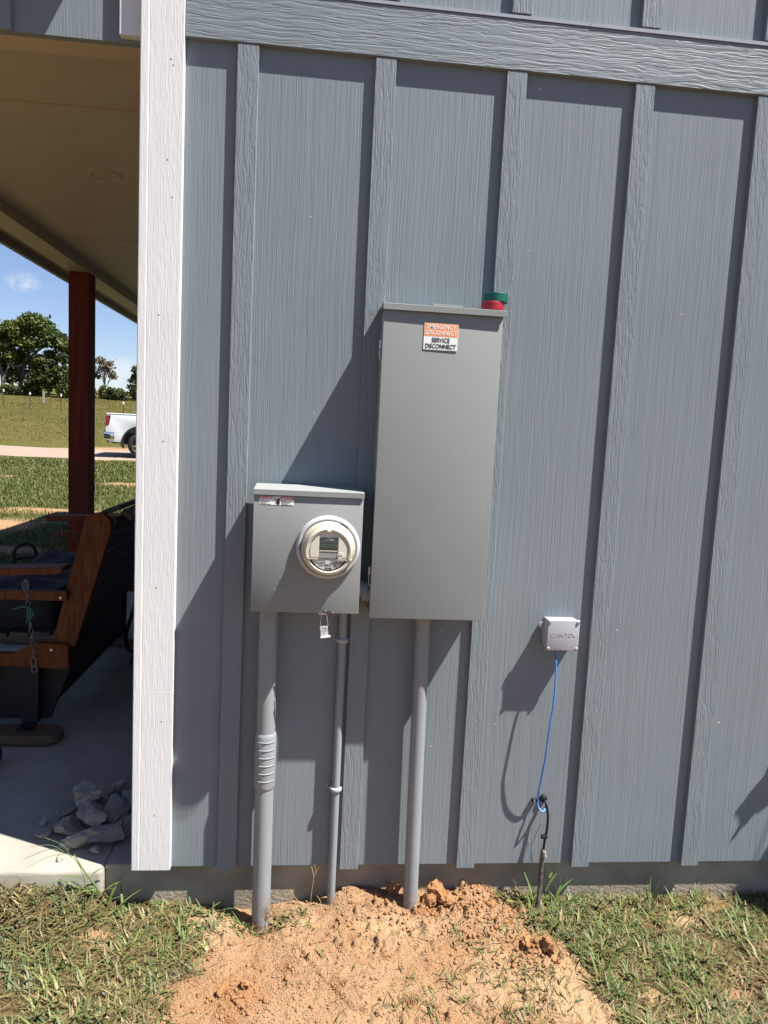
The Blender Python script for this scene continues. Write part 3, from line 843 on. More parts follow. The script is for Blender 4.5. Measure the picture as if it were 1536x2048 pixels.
obox("display_sill", (x0 - 0.001, x1 + 0.001, -0.2040, -0.2026, MC[2] + 0.0005, MC[2] + 0.0025), M['creamlt'], mt)
bm = bmesh.new()
prism(bm, [(MC[0] + 0.036 + 0.0100 * math.cos(a), MC[2] - 0.0115 + 0.0105 * math.sin(a)) for a in np.linspace(0, 2 * math.pi, 20, endpoint=False)], -0.2060, -0.2015)
op = obj("optical_port", bm, M['creamlt'], mt, bevel=0.001)
bm = bmesh.new()
for dx in (-0.004, 0.0035):
    prism(bm, [(MC[0] + 0.035 + dx + 0.0021 * math.cos(a), MC[2] - 0.0118 + 0.0021 * math.sin(a)) for a in np.linspace(0, 2 * math.pi, 12, endpoint=False)], -0.2064, -0.2055)
obj("port_hole", bm, M['ink'], op)
# top latch
obox("hood_clip", (MC[0] - 0.006, MC[0] + 0.006, -0.2095, -0.204, MC[2] + 0.0585, MC[2] + 0.0635), M['creamlt'], mt, bevel=0.001)
# hood bottom edge
obox("hood_edge", (MC[0] - 0.0705, MC[0] - 0.030, -0.2062, -0.168, MC[2] - 0.0245, MC[2] - 0.0215), M['cream'], mt, bevel=0.0006)
obox("hood_edge", (MC[0] + 0.027, MC[0] + 0.0705, -0.2062, -0.168, MC[2] - 0.0255, MC[2] - 0.0225), M['cream'], mt, bevel=0.0006)
# lower rating plate
bm = bmesh.new()
prism(bm, [(MC[0] + 0.0545 * math.cos(a), MC[2] - 0.0015 + 0.0545 * math.sin(a)) for a in np.linspace(math.radians(203), math.radians(337), 30)], -0.2000, -0.168)
pl = obj("rating_plate", bm, M['platelabel'], mt)
yt = -0.2006
text("lettering", "I-210+", 0.0092, MC[0] - 0.022, yt, MC[2] - 0.0375, M['ink'], pl, bold=0.012)
text("lettering", "63 371 376", 0.0082, MC[0] + 0.026, yt, MC[2] - 0.0375, M['ink'], pl, bold=0.018)
obox("plate_box", (MC[0] - 0.0095, MC[0] + 0.0065, yt - 0.0002, yt + 0.0007, MC[2] - 0.0400, MC[2] - 0.0265), M['lcdframe'], pl)
obox("plate_box", (MC[0] - 0.0085, MC[0] + 0.0055, yt - 0.0006, yt - 0.0001, MC[2] - 0.0390, MC[2] - 0.0275), M['platelabel'], pl)
text("lettering", "CL200  240V  3W  60Hz", 0.0052, MC[0], yt, MC[2] - 0.0440, M['ink'], pl, bold=0.01)
text("lettering", "TITE", 0.0108, MC[0] + 0.000, yt, MC[2] - 0.0565, M['ink'], pl, bold=0.03, shear=0.25)
bm = bmesh.new()
xx = MC[0] - 0.021
while xx < MC[0] + 0.022:
    w = rnd.choice((0.0006, 0.0009, 0.0013))
    box(bm, xx, xx + w, yt - 0.0003, yt + 0.0007, MC[2] - 0.0655, MC[2] - 0.0600)
    xx += w + rnd.choice((0.0005, 0.0008))
obj("barcode", bm, M['ink'], pl)
bm = bmesh.new()
lathe(bm, [(0.0720, -0.168), (0.0715, -0.196), (0.0690, -0.2035), (0.0630, -0.2050), (0.0610, -0.2020), (0.0595, -0.168)], MC, segs=40, a0=math.radians(199), a1=math.radians(341))
obj("lower_rim", bm, M['creamlt'], mt, smooth=50)
bm = bmesh.new()
lathe(bm, [(0.0750, -0.167), (0.0747, -0.203), (0.0730, -0.2110), (0.0690, -0.2140), (0.001, -0.2150)], MC, segs=64)
obj("clear_cover", bm, M['clear'], mt, smooth=60)

# ---------------------------------------------------------------- disconnect panel
pn = thing("breaker_panel", "tall grey outdoor breaker panel with an orange emergency disconnect sticker", "electrical panel", (0.64, 0, 1.0055))
obox("body", (0.4610, 0.8185, -0.122, -0.0165, 1.008, 1.944), M['boxpaint'], pn, bevel=0.002)
bm = bmesh.new()
vs = box(bm, 0.4585, 0.8210, -D, -0.1225, 1.0055, 1.9440)
for v in vs:
    if v.co.z > 1.5 and v.co.x > 0.6 and v.co.y < -0.125: v.co.y += 0.0025
obj("door", bm, M['boxpaint'], pn, bevel=0.0025, segs=3, smooth=40)
bm = bmesh.new()
prism(bm, [(-0.016, 1.9665), (-0.1365, 1.9615), (-0.1365, 1.9425), (-0.1335, 1.9425), (-0.1335, 1.9520), (-0.016, 1.9560)], 0.4555, 0.8290, axis='x')
obj("rain_cap", bm, M['boxpaint'], pn, bevel=0.0012)
obox("knockout_plate", (0.606, 0.700, -0.105, -0.030, 1.9625, 1.9730), M['boxpaint'], pn, bevel=0.001)
for z in (1.8440, 1.150):
    bm = bmesh.new()
    box(bm, 0.4515, 0.4575, -0.106, -0.094, z - 0.012, z + 0.013)
    lt = obj("latch", bm, M['zinc'], pn, bevel=0.001)
    bm = bmesh.new()
    tube(bm, smooth_path([(0.4545, -0.100, z - 0.010), (0.4535, -0.100, z - 0.030), (0.4555, -0.100, z - 0.043), (0.4615, -0.100, z - 0.048)]), 0.0016, 6)
    obj("latch_hook", bm, M['zinc'], lt, smooth=60)
sk = obox("warning_sticker", (0.5820, 0.6850, -D - 0.0008, -D + 0.002, 1.8345, 1.9130), M['label'], pn)
ys = -D - 0.0011
obox("orange_field", (0.5832, 0.6838, ys, -D - 0.0006, 1.8745, 1.9118), M['orange'], sk)
text("lettering", "EMERGENCY", 0.0185, 0.6337, ys - 0.0003, 1.8960, M['label'], sk, bold=0.010, sx=0.82)
text("lettering", "DISCONNECT", 0.0185, 0.6337, ys - 0.0003, 1.8790, M['label'], sk, bold=0.010, sx=0.80)
text("lettering", "SERVICE", 0.0185, 0.6337, ys - 0.0003, 1.8575, M['ink'], sk, bold=0.014, sx=0.82)
text("lettering", "DISCONNECT", 0.0185, 0.6337, ys - 0.0003, 1.8395, M['ink'], sk, bold=0.014, sx=0.80)
# tape rolls lying on the cap
def tape(name, label, mat, z0, z1, r, cx, cy):
    bm = bmesh.new()
    lathe(bm, [(r * 0.42, z0), (r - 0.0015, z0), (r, z0 + 0.0015), (r, z1 - 0.0015), (r - 0.0015, z1), (r * 0.42, z1), (r * 0.42, z0)], (cx, cy, 0), axis='z', segs=40)
    o = obj(name, bm, mat, None, smooth=40)
    tag(o, label, "tape roll", "tape rolls on the breaker panel")
    return o
tape("tape_roll", "red roll of electrical tape lying on top of the breaker panel", M['tapered'], 1.9668, 1.9925, 0.0350, 0.797, -0.078)
tape("tape_roll", "green roll of electrical tape stacked on the red roll", M['tapegreen'], 1.9928, 2.0200, 0.0368, 0.806, -0.074)

# ---------------------------------------------------------------- conduits
def conduit(name, label, x, y, r, z0, z1, bell=None, coup=None, dx=0.0):
    t = thing(name, label, "conduit", (x, y, z0), "grey conduits on the wall")
    bm = bmesh.new()
    tube(bm, [(x + dx * (z1 - z) / (z1 - z0), y, z) for z in np.linspace(z0, z1, 12)], r, 40)
    obj("pipe", bm, M['pvc'], t, smooth=50)
    if bell:
        bm = bmesh.new()
        lathe(bm, [(r, z1 - 0.035), (r + bell, z1 - 0.025), (r + bell, z1)], (x, y, 0), axis='z', segs=32)
        obj("terminal_adapter", bm, M['pvc'], t, smooth=40)
    if coup:
        za, zb_, rc = coup
        xx = x + dx * (z1 - (za + zb_) / 2) / (z1 - z0)
        bm = bmesh.new()
        prof = [(r, za - 0.008), (rc - 0.001, za), (rc, za + 0.006)]
        prof += [(rc, zb_ - 0.01), (r + 0.0015, zb_), (r, zb_ + 0.002)]
        lathe(bm, prof, (xx, y, 0), axis='z', segs=40)
        c = obj("coupling", bm, M['pvc'], t, smooth=40)
        for k in range(6):
            z = za + 0.028 + k * 0.0262
            bm = bmesh.new()
            tube(bm, [(xx + (rc + 0.0002) * math.cos(a), y + (rc + 0.0002) * math.sin(a), z) for a in np.linspace(math.radians(212), math.radians(328), 20)], 0.0019, 8)
            obj("grip_rib", bm, M['pvc'], c, smooth=60)
    return t
c1 = conduit("conduit", "thickest grey conduit with a ribbed coupling, dropping from the meter box into the soil", 0.146, -0.052, 0.0302, -0.13, 1.0175, coup=(0.418, 0.600, 0.0345), dx=0.006)
text("printed_mark", "SCH 40", 0.014, 0.168, -0.0795, -0.010, M['ink'], c1, roll=math.radians(90))
c3 = conduit("conduit", "grey conduit running from the bottom of the breaker panel into the dirt mound", 0.6415, -0.0455, 0.0243, -0.10, 1.007, bell=0.003, dx=0.012)
c2 = conduit("conduit", "thinnest grey conduit, held to the siding by two straps", 0.3835, -0.0185, 0.0134, -0.08, 1.0175)
for z in (0.9010, 0.3905):
    bm = bmesh.new()
    tube(bm, [(0.3835 + 0.0150 * math.cos(a), -0.0185 + 0.0150 * math.sin(a), z) for a in np.linspace(math.radians(180), math.radians(360), 18)], 0.0062, 8)
    bmesh.ops.scale(bm, vec=(1, 1, 1.25), space=Matrix.Translation((0, 0, -z)), verts=bm.verts)
    prism(bm, [(0.3525, z + 0.002), (0.356, z + 0.010), (0.364, z + 0.012), (0.372, z + 0.006), (0.372, z - 0.008), (0.360, z - 0.006)], -0.0045, -0.0005)
    s = obj("pipe_strap", bm, M['pvclight'], c2, smooth=40)
    bm = bmesh.new()
    lathe(bm, [(0.0001, -0.0058), (0.0034, -0.0055), (0.0040, -0.0044)], (0.3610, 0, z + 0.004), segs=14)
    obj("screw", bm, M['ink'], s, smooth=40)
# nipple between the two boxes
nb_ = thing("pipe_nipple", "short dark curved fitting bridging the gap between meter box and breaker panel", "pipe fitting", (0.445, -0.06, 1.07))
bm = bmesh.new()
tube(bm, smooth_path([(0.418, -0.065, 1.088), (0.440, -0.064, 1.078), (0.465, -0.063, 1.070)]), 0.030, 24)
obj("elbow", bm, M['pvc'], nb_, smooth=50)
bm = bmesh.new()
tube(bm, [(0.4395, -0.064, 1.078), (0.4480, -0.064, 1.0755)], 0.0345, 24)
obj("locknut", bm, M['pvc'], nb_, smooth=40)

# ---------------------------------------------------------------- junction box and cable
jb = thing("junction_box", "small square pale plastic junction box with raised lettering, screwed to the siding", "junction box", (1.11, 0, 0.892))
bm = bmesh.new()
box(bm, 1.0595, 1.1625, -0.0455, -0.0005, 0.8945, 0.9925)
obj("body", bm, M['pvclight'], jb, bevel=0.003, smooth=40)
bm = bmesh.new()
box(bm, 1.0565, 1.1655, -0.0570, -0.0460, 0.8915, 0.9955)
obj("lid", bm, M['pvclight'], jb, bevel=0.003, segs=3, smooth=40)
for x, z in ((1.0630, 0.9885), (1.1590, 0.9885), (1.0630, 0.8985), (1.1590, 0.8985)):
    bm = bmesh.new()
    lathe(bm, [(0.0001, -0.0600), (0.0045, -0.0600), (0.0055, -0.0588), (0.0060, -0.0560)], (x, 0, z), segs=16)
    obj("lid_corner", bm, M['pvclight'], jb, smooth=40)
for x, z in ((1.0630, 0.9885), (1.1590, 0.9885), (1.0630, 0.8985), (1.1590, 0.8985)):
    bm = bmesh.new()
    lathe(bm, [(0.0001, -0.0606), (0.0030, -0.0606), (0.0032, -0.0590)], (x, 0, z), segs=12)
    obj("screw", bm, M['zinc'], jb, smooth=40)
bm = bmesh.new()
prism(bm, [(1.062, 0.985), (1.046, 0.971), (1.042, 0.964), (1.044, 0.957), (1.051, 0.953), (1.056, 0.945), (1.058, 0.925), (1.062, 0.912)], -0.012, -0.0008)
ea = obj("mounting_ear", bm, M['pvclight'], jb, bevel=0.001)
bm = bmesh.new()
lathe(bm, [(0.0001, -0.0150), (0.0035, -0.0145), (0.0042, -0.0120)], (1.0485, 0, 0.963), segs=14)
obj("screw", bm, M['zinc'], ea, smooth=40)
text("raised_lettering", "CANTEX", 0.0190, 1.1105, -0.0570, 0.9385, M['pvclight'], jb, bold=-0.004, depth=0.0007, sx=1.12)

cb = thing("network_cable", "thin bright blue cable hanging from the junction box down to the black wall clip", "cable", (1.09, -0.03, 0.32))
bm = bmesh.new()
tube(bm, smooth_path([(1.0985, -0.028, 0.894), (1.0971, -0.035, 0.8705), (1.0968, -0.05, 0.8406), (1.0957, -0.06, 0.7235), (1.0887, -0.06, 0.6366), (1.0844, -0.05, 0.5091), (1.0788, -0.03, 0.3919), (1.0819, -0.016, 0.3471), (1.0840, -0.022, 0.3265), (1.0951, -0.034, 0.3150), (1.1084, -0.022, 0.323), (1.1130, -0.012, 0.338)], 8), 0.0030, 10)
obj("jacket", bm, M['blue'], cb, smooth=60)
for nm, x, z, w in (("wall_clip", 1.0735, 0.3430, 0.010),):
    bm = bmesh.new()
    box(bm, x - w, x + w, -0.014, -0.0005, z - 0.0055, z + 0.0055)
    cl_ = obj(nm, bm, M['black'], cb, bevel=0.002)
    bm = bmesh.new()
    lathe(bm, [(0.0001, -0.0168), (0.0030, -0.0164), (0.0034, -0.0140)], (x - 0.002, 0, z), segs=12)
    obj("nail_head", bm, M['label'], cl_, smooth=40)
sc_ = thing("service_cable", "stiff black cable rising out of the grass into a round black wall grommet", "cable", (1.10, -0.05, -0.05))
bm = bmesh.new()
tube(bm, smooth_path([(1.1075, -0.004, 0.346), (1.1120, -0.022, 0.334), (1.1172, -0.030, 0.300), (1.1165, -0.034, 0.255), (1.1110, -0.034, 0.2050), (1.1085, -0.036, 0.165)]), 0.0044, 10)
obj("jacket", bm, M['black'], sc_, smooth=60)
bm = bmesh.new()
lathe(bm, [(0.0001, -0.0125), (0.0095, -0.0120), (0.0125, -0.0085), (0.0130, -0.0005)], (1.1060, 0, 0.3480), segs=24)
obj("grommet", bm, M['black'], sc_, smooth=50)
bm = bmesh.new()
tube(bm, smooth_path([(1.1075, -0.036, 0.180), (1.1045, -0.038, 0.120), (1.1040, -0.043, 0.050), (1.0960, -0.056, -0.020), (1.094, -0.06, -0.08)]), 0.0080, 12)
obj("sleeve", bm, M['dusty'], sc_, smooth=60)
bm = bmesh.new()
box(bm, 1.097, 1.116, -0.043, -0.029, 0.2200, 0.2310)
tube(bm, [(1.1150, -0.036, 0.226), (1.1210, -0.036, 0.224)], 0.0035, 8)
obj("cable_tie", bm, M['black'], sc_, bevel=0.001)
bm = bmesh.new()
tube(bm, [(1.1085, -0.045, 0.178), (1.1115, -0.048, 0.158)], 0.0060, 8)
obj("sleeve_end", bm, M['weathered'], sc_)

# ---------------------------------------------------------------- porch swing bench
bn = thing("porch_bench", "red-brown wooden glider bench with slatted back, standing in the porch shade", "bench", (-1.0, 1.8, 0.1))
ya, yb = 1.05, 2.55
def stile(y0, y1):
    bm = bmesh.new()
    pts = [(-0.905, 0.53), (-0.800, 0.53), (-0.640, 1.085)]
    for k in range(8):
        a = math.radians(-16 + k * 26)
        pts.append((-0.702 + 0.060 * math.cos(a), 1.098 + 0.058 * math.sin(a)))
    pts += [(-0.765, 1.085)]
    prism(bm, pts, y0, y1)
    return bm
obj("back_stile", stile(ya - 0.02, ya + 0.025), M['cedar'], bn, bevel=0.003)
obj("back_stile", stile(yb - 0.025, yb + 0.02), M['cedar'], bn, bevel=0.003)
def slat(x, z, w, th, ang):
    bm = bmesh.new()
    box(bm, -w / 2, w / 2, ya + 0.0265, yb - 0.0265, -th / 2, th / 2)
    bmesh.ops.transform(bm, matrix=Matrix.Translation((x, 0, z)) @ Matrix.Rotation(ang, 4, 'Y'), verts=bm.verts)
    return bm
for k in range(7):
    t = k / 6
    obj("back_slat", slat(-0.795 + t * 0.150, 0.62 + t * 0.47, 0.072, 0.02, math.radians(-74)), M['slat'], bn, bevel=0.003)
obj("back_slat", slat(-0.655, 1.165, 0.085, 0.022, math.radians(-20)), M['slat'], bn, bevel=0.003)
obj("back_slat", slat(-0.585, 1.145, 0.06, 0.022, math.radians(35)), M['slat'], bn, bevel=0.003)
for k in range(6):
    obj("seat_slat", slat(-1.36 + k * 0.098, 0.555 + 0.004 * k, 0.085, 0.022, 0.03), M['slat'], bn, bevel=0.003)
for y0, y1, dz in ((ya - 0.05, ya + 0.06, 0.0), (yb - 0.06, yb + 0.05, 0.06)):
    bm = bmesh.new()
    prism(bm, [(-1.46, 0.842 + dz), (-0.875, 0.872 + dz), (-0.845, 0.885 + dz), (-0.85, 0.905 + dz), (-1.46, 0.878 + dz)], y0, y1)
    obj("armrest", bm, M['cedar'], bn, bevel=0.004)
    yc = (y0 + y1) / 2
    bm = bmesh.new()
    box(bm, -1.42, -0.825, yc - 0.06 if dz == 0 else yc + 0.02, yc - 0.03 if dz == 0 else yc + 0.05, 0.752 + dz * .6, 0.795 + dz * .6)
    ar = obj("side_rail", bm, M['cedar'], bn, bevel=0.003)
    if dz == 0:
        bm = bmesh.new()
        lathe(bm, [(0.0001, yc - 0.068), (0.0055, yc - 0.067), (0.0065, yc - 0.061)], (-0.850, 0, 0.768), segs=14)
        obj("bolt_head", bm, M['zinc'], ar, smooth=40)
bm = bmesh.new()
prism(bm, [(-1.42, 0.455), (-0.83, 0.430), (-0.818, 0.442), (-0.820, 0.535), (-0.835, 0.548), (-0.960, 0.552), (-1.060, 0.500), (-1.42, 0.500)], ya - 0.05, ya - 0.012)
er = obj("end_rail", bm, M['cedar'], bn, bevel=0.004)
bm = bmesh.new()
lathe(bm, [(0.0001, ya - 0.057), (0.0055, ya - 0.056), (0.0065, ya - 0.050)], (-0.892, 0, 0.523), segs=14)
obj("bolt_head", bm, M['zinc'], er, smooth=40)
bm = bmesh.new()
prism(bm, [(-1.42, 0.455), (-0.83, 0.430), (-0.83, 0.548), (-1.42, 0.500)], yb + 0.012, yb + 0.05)
obj("end_rail", bm, M['cedar'], bn, bevel=0.004)
# dark underframe and floor runners
for y in (ya - 0.02, yb - 0.03):
    bm = bmesh.new()
    prism(bm, [(-1.03, 0.452), (-0.96, 0.445), (-0.965, 0.16), (-1.04, 0.16)], y, y + 0.05)
    prism(bm, [(-1.25, 0.452), (-1.16, 0.452), (-1.22, 0.16), (-1.30, 0.16)], y, y + 0.05)
    obj("leg", bm, M['black'], bn, bevel=0.003)
bm = bmesh.new()
prism(bm, [(-1.40, 0.455), (-0.83, 0.430), (-0.925, 0.165), (-0.96, 0.160), (-1.40, 0.160)], ya + 0.031, ya + 0.05)
obj("base_shade_panel", bm, M['black'], bn, bevel=0.002)  # black sheets added for the shade and dark frame under the seat
bm = bmesh.new()
prism(bm, [(ya + 0.05, 0.44), (yb - 0.03, 0.44), (yb - 0.03, 0.165), (ya + 0.05, 0.165)], -0.99, -0.97, axis='x')
obj("base_shade_panel", bm, M['black'], bn, bevel=0.002)
bm = bmesh.new()
pts = [(-1.75, 0.905), (-1.75, 1.045)]
pts += [(-0.905 + 0.072 * math.cos(a), 0.970 + 0.072 * math.sin(a)) for a in np.linspace(math.radians(85), math.radians(-85), 12)]
prism(bm, pts, 0.112, 0.152, axis='z')
obj("floor_runner", bm, M['footwood'], bn, bevel=0.006, segs=3)
bm = bmesh.new()
pts2 = [(x, y + 1.5) for x, y in pts]
prism(bm, pts2, 0.112, 0.152, axis='z')
obj("floor_runner", bm, M['footwood'], bn, bevel=0.006, segs=3)
bm = bmesh.new()
for y in (0.93, 2.43):
    for x in (-1.0, -1.26):
        box(bm, x - 0.04, x + 0.04, y, y + 0.09, 0.0985, 0.1125); box(bm, x - 0.03, x + 0.03, y + 0.02, y + 0.1, 0.152, 0.165)
obj("runner_foot", bm, M['black'], bn)
# chains between arm and seat
def chain(parent, a, b, link=0.040, r=0.0022, w=0.008):
    a = Vector(a); b = Vector(b)
    L = (b - a).length; nl = max(3, int(L / (link * 0.78)))
    bm = bmesh.new()
    d = (b - a).normalized(); s1 = d.orthogonal().normalized(); s2 = d.cross(s1)
    for k in range(nl):
        c = a + (b - a) * ((k + 0.5) / nl)
        s = s1 if k % 2 else s2
        pts = []
        for q in range(14):
            t = 2 * math.pi * q / 14
            pts.append(c + d * (link * 0.5 * math.sin(t) ** 1 if abs(math.sin(t)) < 2 else 0) * 1.0 + s * w * math.cos(t))
        tube(bm, pts, r, 6, closed=True)
    return obj("chain", bm, M['dullmetal'], parent, smooth=60)
chain(bn, (-1.003, 0.992, 0.845), (-0.968, 0.992, 0.500))
bm = bmesh.new()
def ringlink(bm, c, rx, rz, r):
    tube(bm, [(c[0] + rx * math.cos(t), c[1], c[2] + rz * math.sin(t)) for t in np.linspace(0, 2 * math.pi, 18, endpoint=False)], r, 7, closed=True)
ringlink(bm, (-1.000, 0.988, 0.822), 0.013, 0.025, 0.0028)
obj("quick_link", bm, M['dullmetal'], bn, smooth=60)
bm = bmesh.new()
ringlink(bm, (-0.966, 0.985, 0.470), 0.011, 0.022, 0.003)
ringlink(bm, (-0.962, 0.983, 0.435), 0.013, 0.014, 0.003)
obj("eye_bolt", bm, M['dullmetal'], bn, smooth=60)
chain(bn, (-1.36, 2.47, 0.905), (-1.35, 2.47, 0.825))
bm = bmesh.new()
tube(bm, smooth_path([(-1.06, 0.990, 0.71), (-1.0, 0.985, 0.725), (-0.975, 0.985, 0.70), (-0.99, 0.985, 0.665), (-0.965, 0.985, 0.69), (-0.985, 0.985, 0.72), (-0.992, 0.985, 0.65)]), 0.005, 6)
obj("green_cord", bm, paint("green_cord_fibre", (0.02, 0.09, 0.05), 0.8, 0.2, 40), bn, smooth=60)

# dark rumpled blanket on the seat
bm = bmesh.new()
bmesh.ops.create_cube(bm, size=1)
bmesh.ops.subdivide_edges(bm, edges=bm.edges, cuts=12, use_grid_fill=True)
for v in bm.verts:
    v.co = Vector((-1.16 + v.co.x * 0.42, 1.75 + v.co.y * 1.15, 0.650 + v.co.z * 0.16))
    v.co += mnoise.noise_vector(v.co * 7) * 0.035
    v.co.z = max(v.co.z, 0.572)
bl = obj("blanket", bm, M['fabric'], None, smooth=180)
tag(bl, "dark rumpled blanket heaped on the seat of the wooden bench", "blanket")

# hoses
bm = bmesh.new()
tube(bm, smooth_path([(-0.62, 2.02, 0.118), (-0.735, 2.0, 0.575), (-0.774, 2.0, 0.471), (-0.791, 2.0, 0.41), (-0.819, 2.0, 0.301), (-0.81, 2.0, 0.224), (-0.771, 2.0, 0.185), (-0.782, 2.0, 0.150), (-0.776, 2.0, 0.120), (-0.70, 2.0, 0.110), (-0.45, 2.05, 0.110), (-0.36, 2.4, 0.110)], 10), 0.011, 10)
h1 = obj("hose", bm, M['black'], None, smooth=60)
tag(h1, "black hose looping down to the porch floor behind the bench, next to the house corner", "hose")
bm = bmesh.new()
tube(bm, smooth_path([(-3.3, 5.2, 0.0), (-2.9, 5.2, 0.02), (-2.763, 5.2, 0.084), (-2.758, 5.2, 0.188), (-2.708, 5.2, 0.262), (-2.64, 5.2, 0.285), (-2.581, 5.2, 0.266), (-2.552, 5.22, 0.20), (-2.54, 5.25, 0.05), (-2.62, 5.3, 0.0), (-2.80, 5.25, 0.05), (-2.724, 5.2, 0.127), (-2.503, 5.2, 0.150), (-2.30, 5.2, 0.135), (-2.10, 5.2, 0.115), (-1.8, 5.3, 0.112)], 10), 0.017, 10)
h2 = obj("hose", bm, M['black'], None, smooth=60)
tag(h2, "black hose arching up beside the porch slab edge, near the red post", "hose")

# ball at the edge of the slab
bm = bmesh.new()
bmesh.ops.create_uvsphere(bm, u_segments=32, v_segments=20, radius=0.06)
for v in bm.verts: v.co += Vector((-1.048, 0.70, 0.1575))
bo = obj("ball", bm, paint("dark_blue_rubber", (0.015, 0.03, 0.07), 0.4, 0.15, 20), None, smooth=180)
tag(bo, "dark blue ball on the porch floor, cut off by the edge of the view", "ball")

# ---------------------------------------------------------------- broken concrete and clods
def rock(name, loc, size, mat, label, cat, group, seed, squash=0.6, rz=None, tilt=0.25, rough=0.10, npt=16):
    r = random.Random(seed)
    bm = bmesh.new()
    for _ in range(npt):
        d = Vector((r.gauss(0, 1), r.gauss(0, 1), r.gauss(0, 1))).normalized()
        bm.verts.new((d.x, d.y * r.uniform(.7, 1), d.z))
    bmesh.ops.convex_hull(bm, input=bm.verts)
    for v in [v for v in bm.verts if not v.link_faces]: bm.verts.remove(v)
    bmesh.ops.triangulate(bm, faces=bm.faces)
    bmesh.ops.subdivide_edges(bm, edges=bm.edges, cuts=4, use_grid_fill=True)
    bmesh.ops.triangulate(bm, faces=bm.faces)
    off = Vector((seed * 3.1, seed * 1.7, 0))
    for v in bm.verts:
        v.co += mnoise.noise_vector(v.co * 2.0 + off) * rough * 1.3 + mnoise.noise_vector(v.co * 6 + off) * rough * 0.6 + mnoise.noise_vector(v.co * 14 + off) * rough * 0.28
    S = Matrix.Diagonal((size[0] / 2, size[1] / 2, size[2] / 2, 1))
    Rm = Matrix.Rotation(rz if rz is not None else r.uniform(0, 6.28), 4, 'Z') @ Matrix.Rotation(r.uniform(-tilt, tilt), 4, 'X') @ Matrix.Rotation(r.uniform(-tilt, tilt), 4, 'Y')
    bmesh.ops.transform(bm, matrix=Rm @ S, verts=bm.verts)
    zmin = min(v.co.z for v in bm.verts)
    for v in bm.verts: v.co += Vector((loc[0], loc[1], loc[2] - zmin))
    o = obj(name, bm, mat, None, smooth=50)
    tag(o, label, cat, group)
    return o
G = "broken concrete chunks piled on the porch floor"
F = 0.0985
rub = [((-0.535, 0.392, F), (0.155, 0.11, 0.095), "big blocky chunk of broken concrete at the back of the pile, nearest the bench"),
       ((-0.431, 0.442, F + .01), (0.085, 0.075, 0.10), "upright pointed chunk of broken concrete at the rear of the pile"),
       ((-0.375, 0.352, F), (0.09, 0.09, 0.085), "chunk of broken concrete at the rear, tucked behind the white corner trim"),
       ((-0.489, 0.270, F + .035), (0.135, 0.09, 0.055), "broad flat slab of broken concrete lying across the middle of the pile"),
       ((-0.410, 0.285, F + .025), (0.12, 0.085, 0.06), "tilted grey chunk in the middle of the pile, next to the broad flat slab"),
       ((-0.555, 0.215, F), (0.13, 0.09, 0.055), "rough pitted slab of broken concrete in front of the big blocky chunk"),
       ((-0.388, 0.150, F), (0.14, 0.10, 0.065), "rounded heavy chunk at the front of the pile, nearest the white corner trim"),
       ((-0.475, 0.135, F), (0.125, 0.065, 0.065), "wedge-shaped chunk of broken concrete at the front middle of the pile"),
       ((-0.628, 0.205, F), (0.065, 0.05, 0.04), "small chunk of broken concrete furthest from the corner trim"),
       ((-0.530, 0.120, F), (0.05, 0.04, 0.032), "small broken piece in front of the rough pitted slab"),
       ((-0.338, 0.210, F), (0.075, 0.075, 0.06), "chunk of broken concrete half hidden by the lower corner trim"),
       ((-0.455, 0.200, F + .045), (0.085, 0.065, 0.05), "knobbly chunk resting on the wedge-shaped and flat pieces at the front of the pile"),
       ((-0.600, 0.330, F), (0.070, 0.055, 0.045), "small rough chunk beside the big blocky one, on the bench side of the pile"),
       ((-0.480, 0.360, F + .05), (0.075, 0.06, 0.05), "small chunk propped high between the big blocky one and the upright one"),
       ((-0.425, 0.090, F), (0.045, 0.035, 0.03), "small flake of concrete at the very front of the pile"),
       ((-0.660, 0.270, F), (0.035, 0.03, 0.025), "stray crumb of concrete on the slab behind the piece furthest from the trim"),
       ((-0.530, 0.055, F), (0.026, 0.022, 0.02), "tiny pebble of concrete lying alone at the shadow line on the slab")]
for k, (lc, sz, lb) in enumerate(rub):
    rock("concrete_chunk", lc, (1.32 * sz[0], 1.32 * sz[1], 1.1 * sz[2]), M['chunk'], lb, "concrete chunk", G, 31 + k, rough=0.13, npt=13)
G = "clods of orange clay in the bare dirt"
def hz(x, y): return float(H(np.array(x), np.array(y)))
clods = [((0.745, -0.030), (0.070, 0.06, 0.085), "tallest orange clay clod, standing beside the panel conduit"),
         ((0.715, -0.050), (0.050, 0.045, 0.055), "orange clod leaning against the tallest clod by the panel conduit"),
         ((0.775, -0.060), (0.055, 0.05, 0.045), "smooth orange clod at the foot of the tallest clod"),
         ((0.590, 0.000), (0.040, 0.035, 0.035), "pale clod by the foundation just behind the panel conduit"),
         ((0.612, -0.005), (0.024, 0.022, 0.05), "small brown clod touching the foundation by the panel conduit"),
         ((0.066, -0.371), (0.052, 0.042, 0.032), "chunky orange clod at the edge of the grass below the thick conduit"),
         ((0.128, -0.354), (0.036, 0.026, 0.036), "small upright orange clod next to the chunky one below the thick conduit"),
         ((1.070, -0.250), (0.075, 0.05, 0.05), "flat bright orange clod at the grass edge below the black cable"),
         ((1.010, -0.225), (0.055, 0.04, 0.035), "rough orange clod between the flat bright clod and the dirt mound"),
         ((0.930, -0.065), (0.040, 0.036, 0.035), "pale orange clod on the crest of the mound near the grass"),
         ((0.955, -0.150), (0.032, 0.03, 0.026), "small orange clod halfway down the mound beside the grass"),
         ((1.035, -0.075), (0.034, 0.032, 0.034), "rounded tan clod in the grass edge near the black cable")]
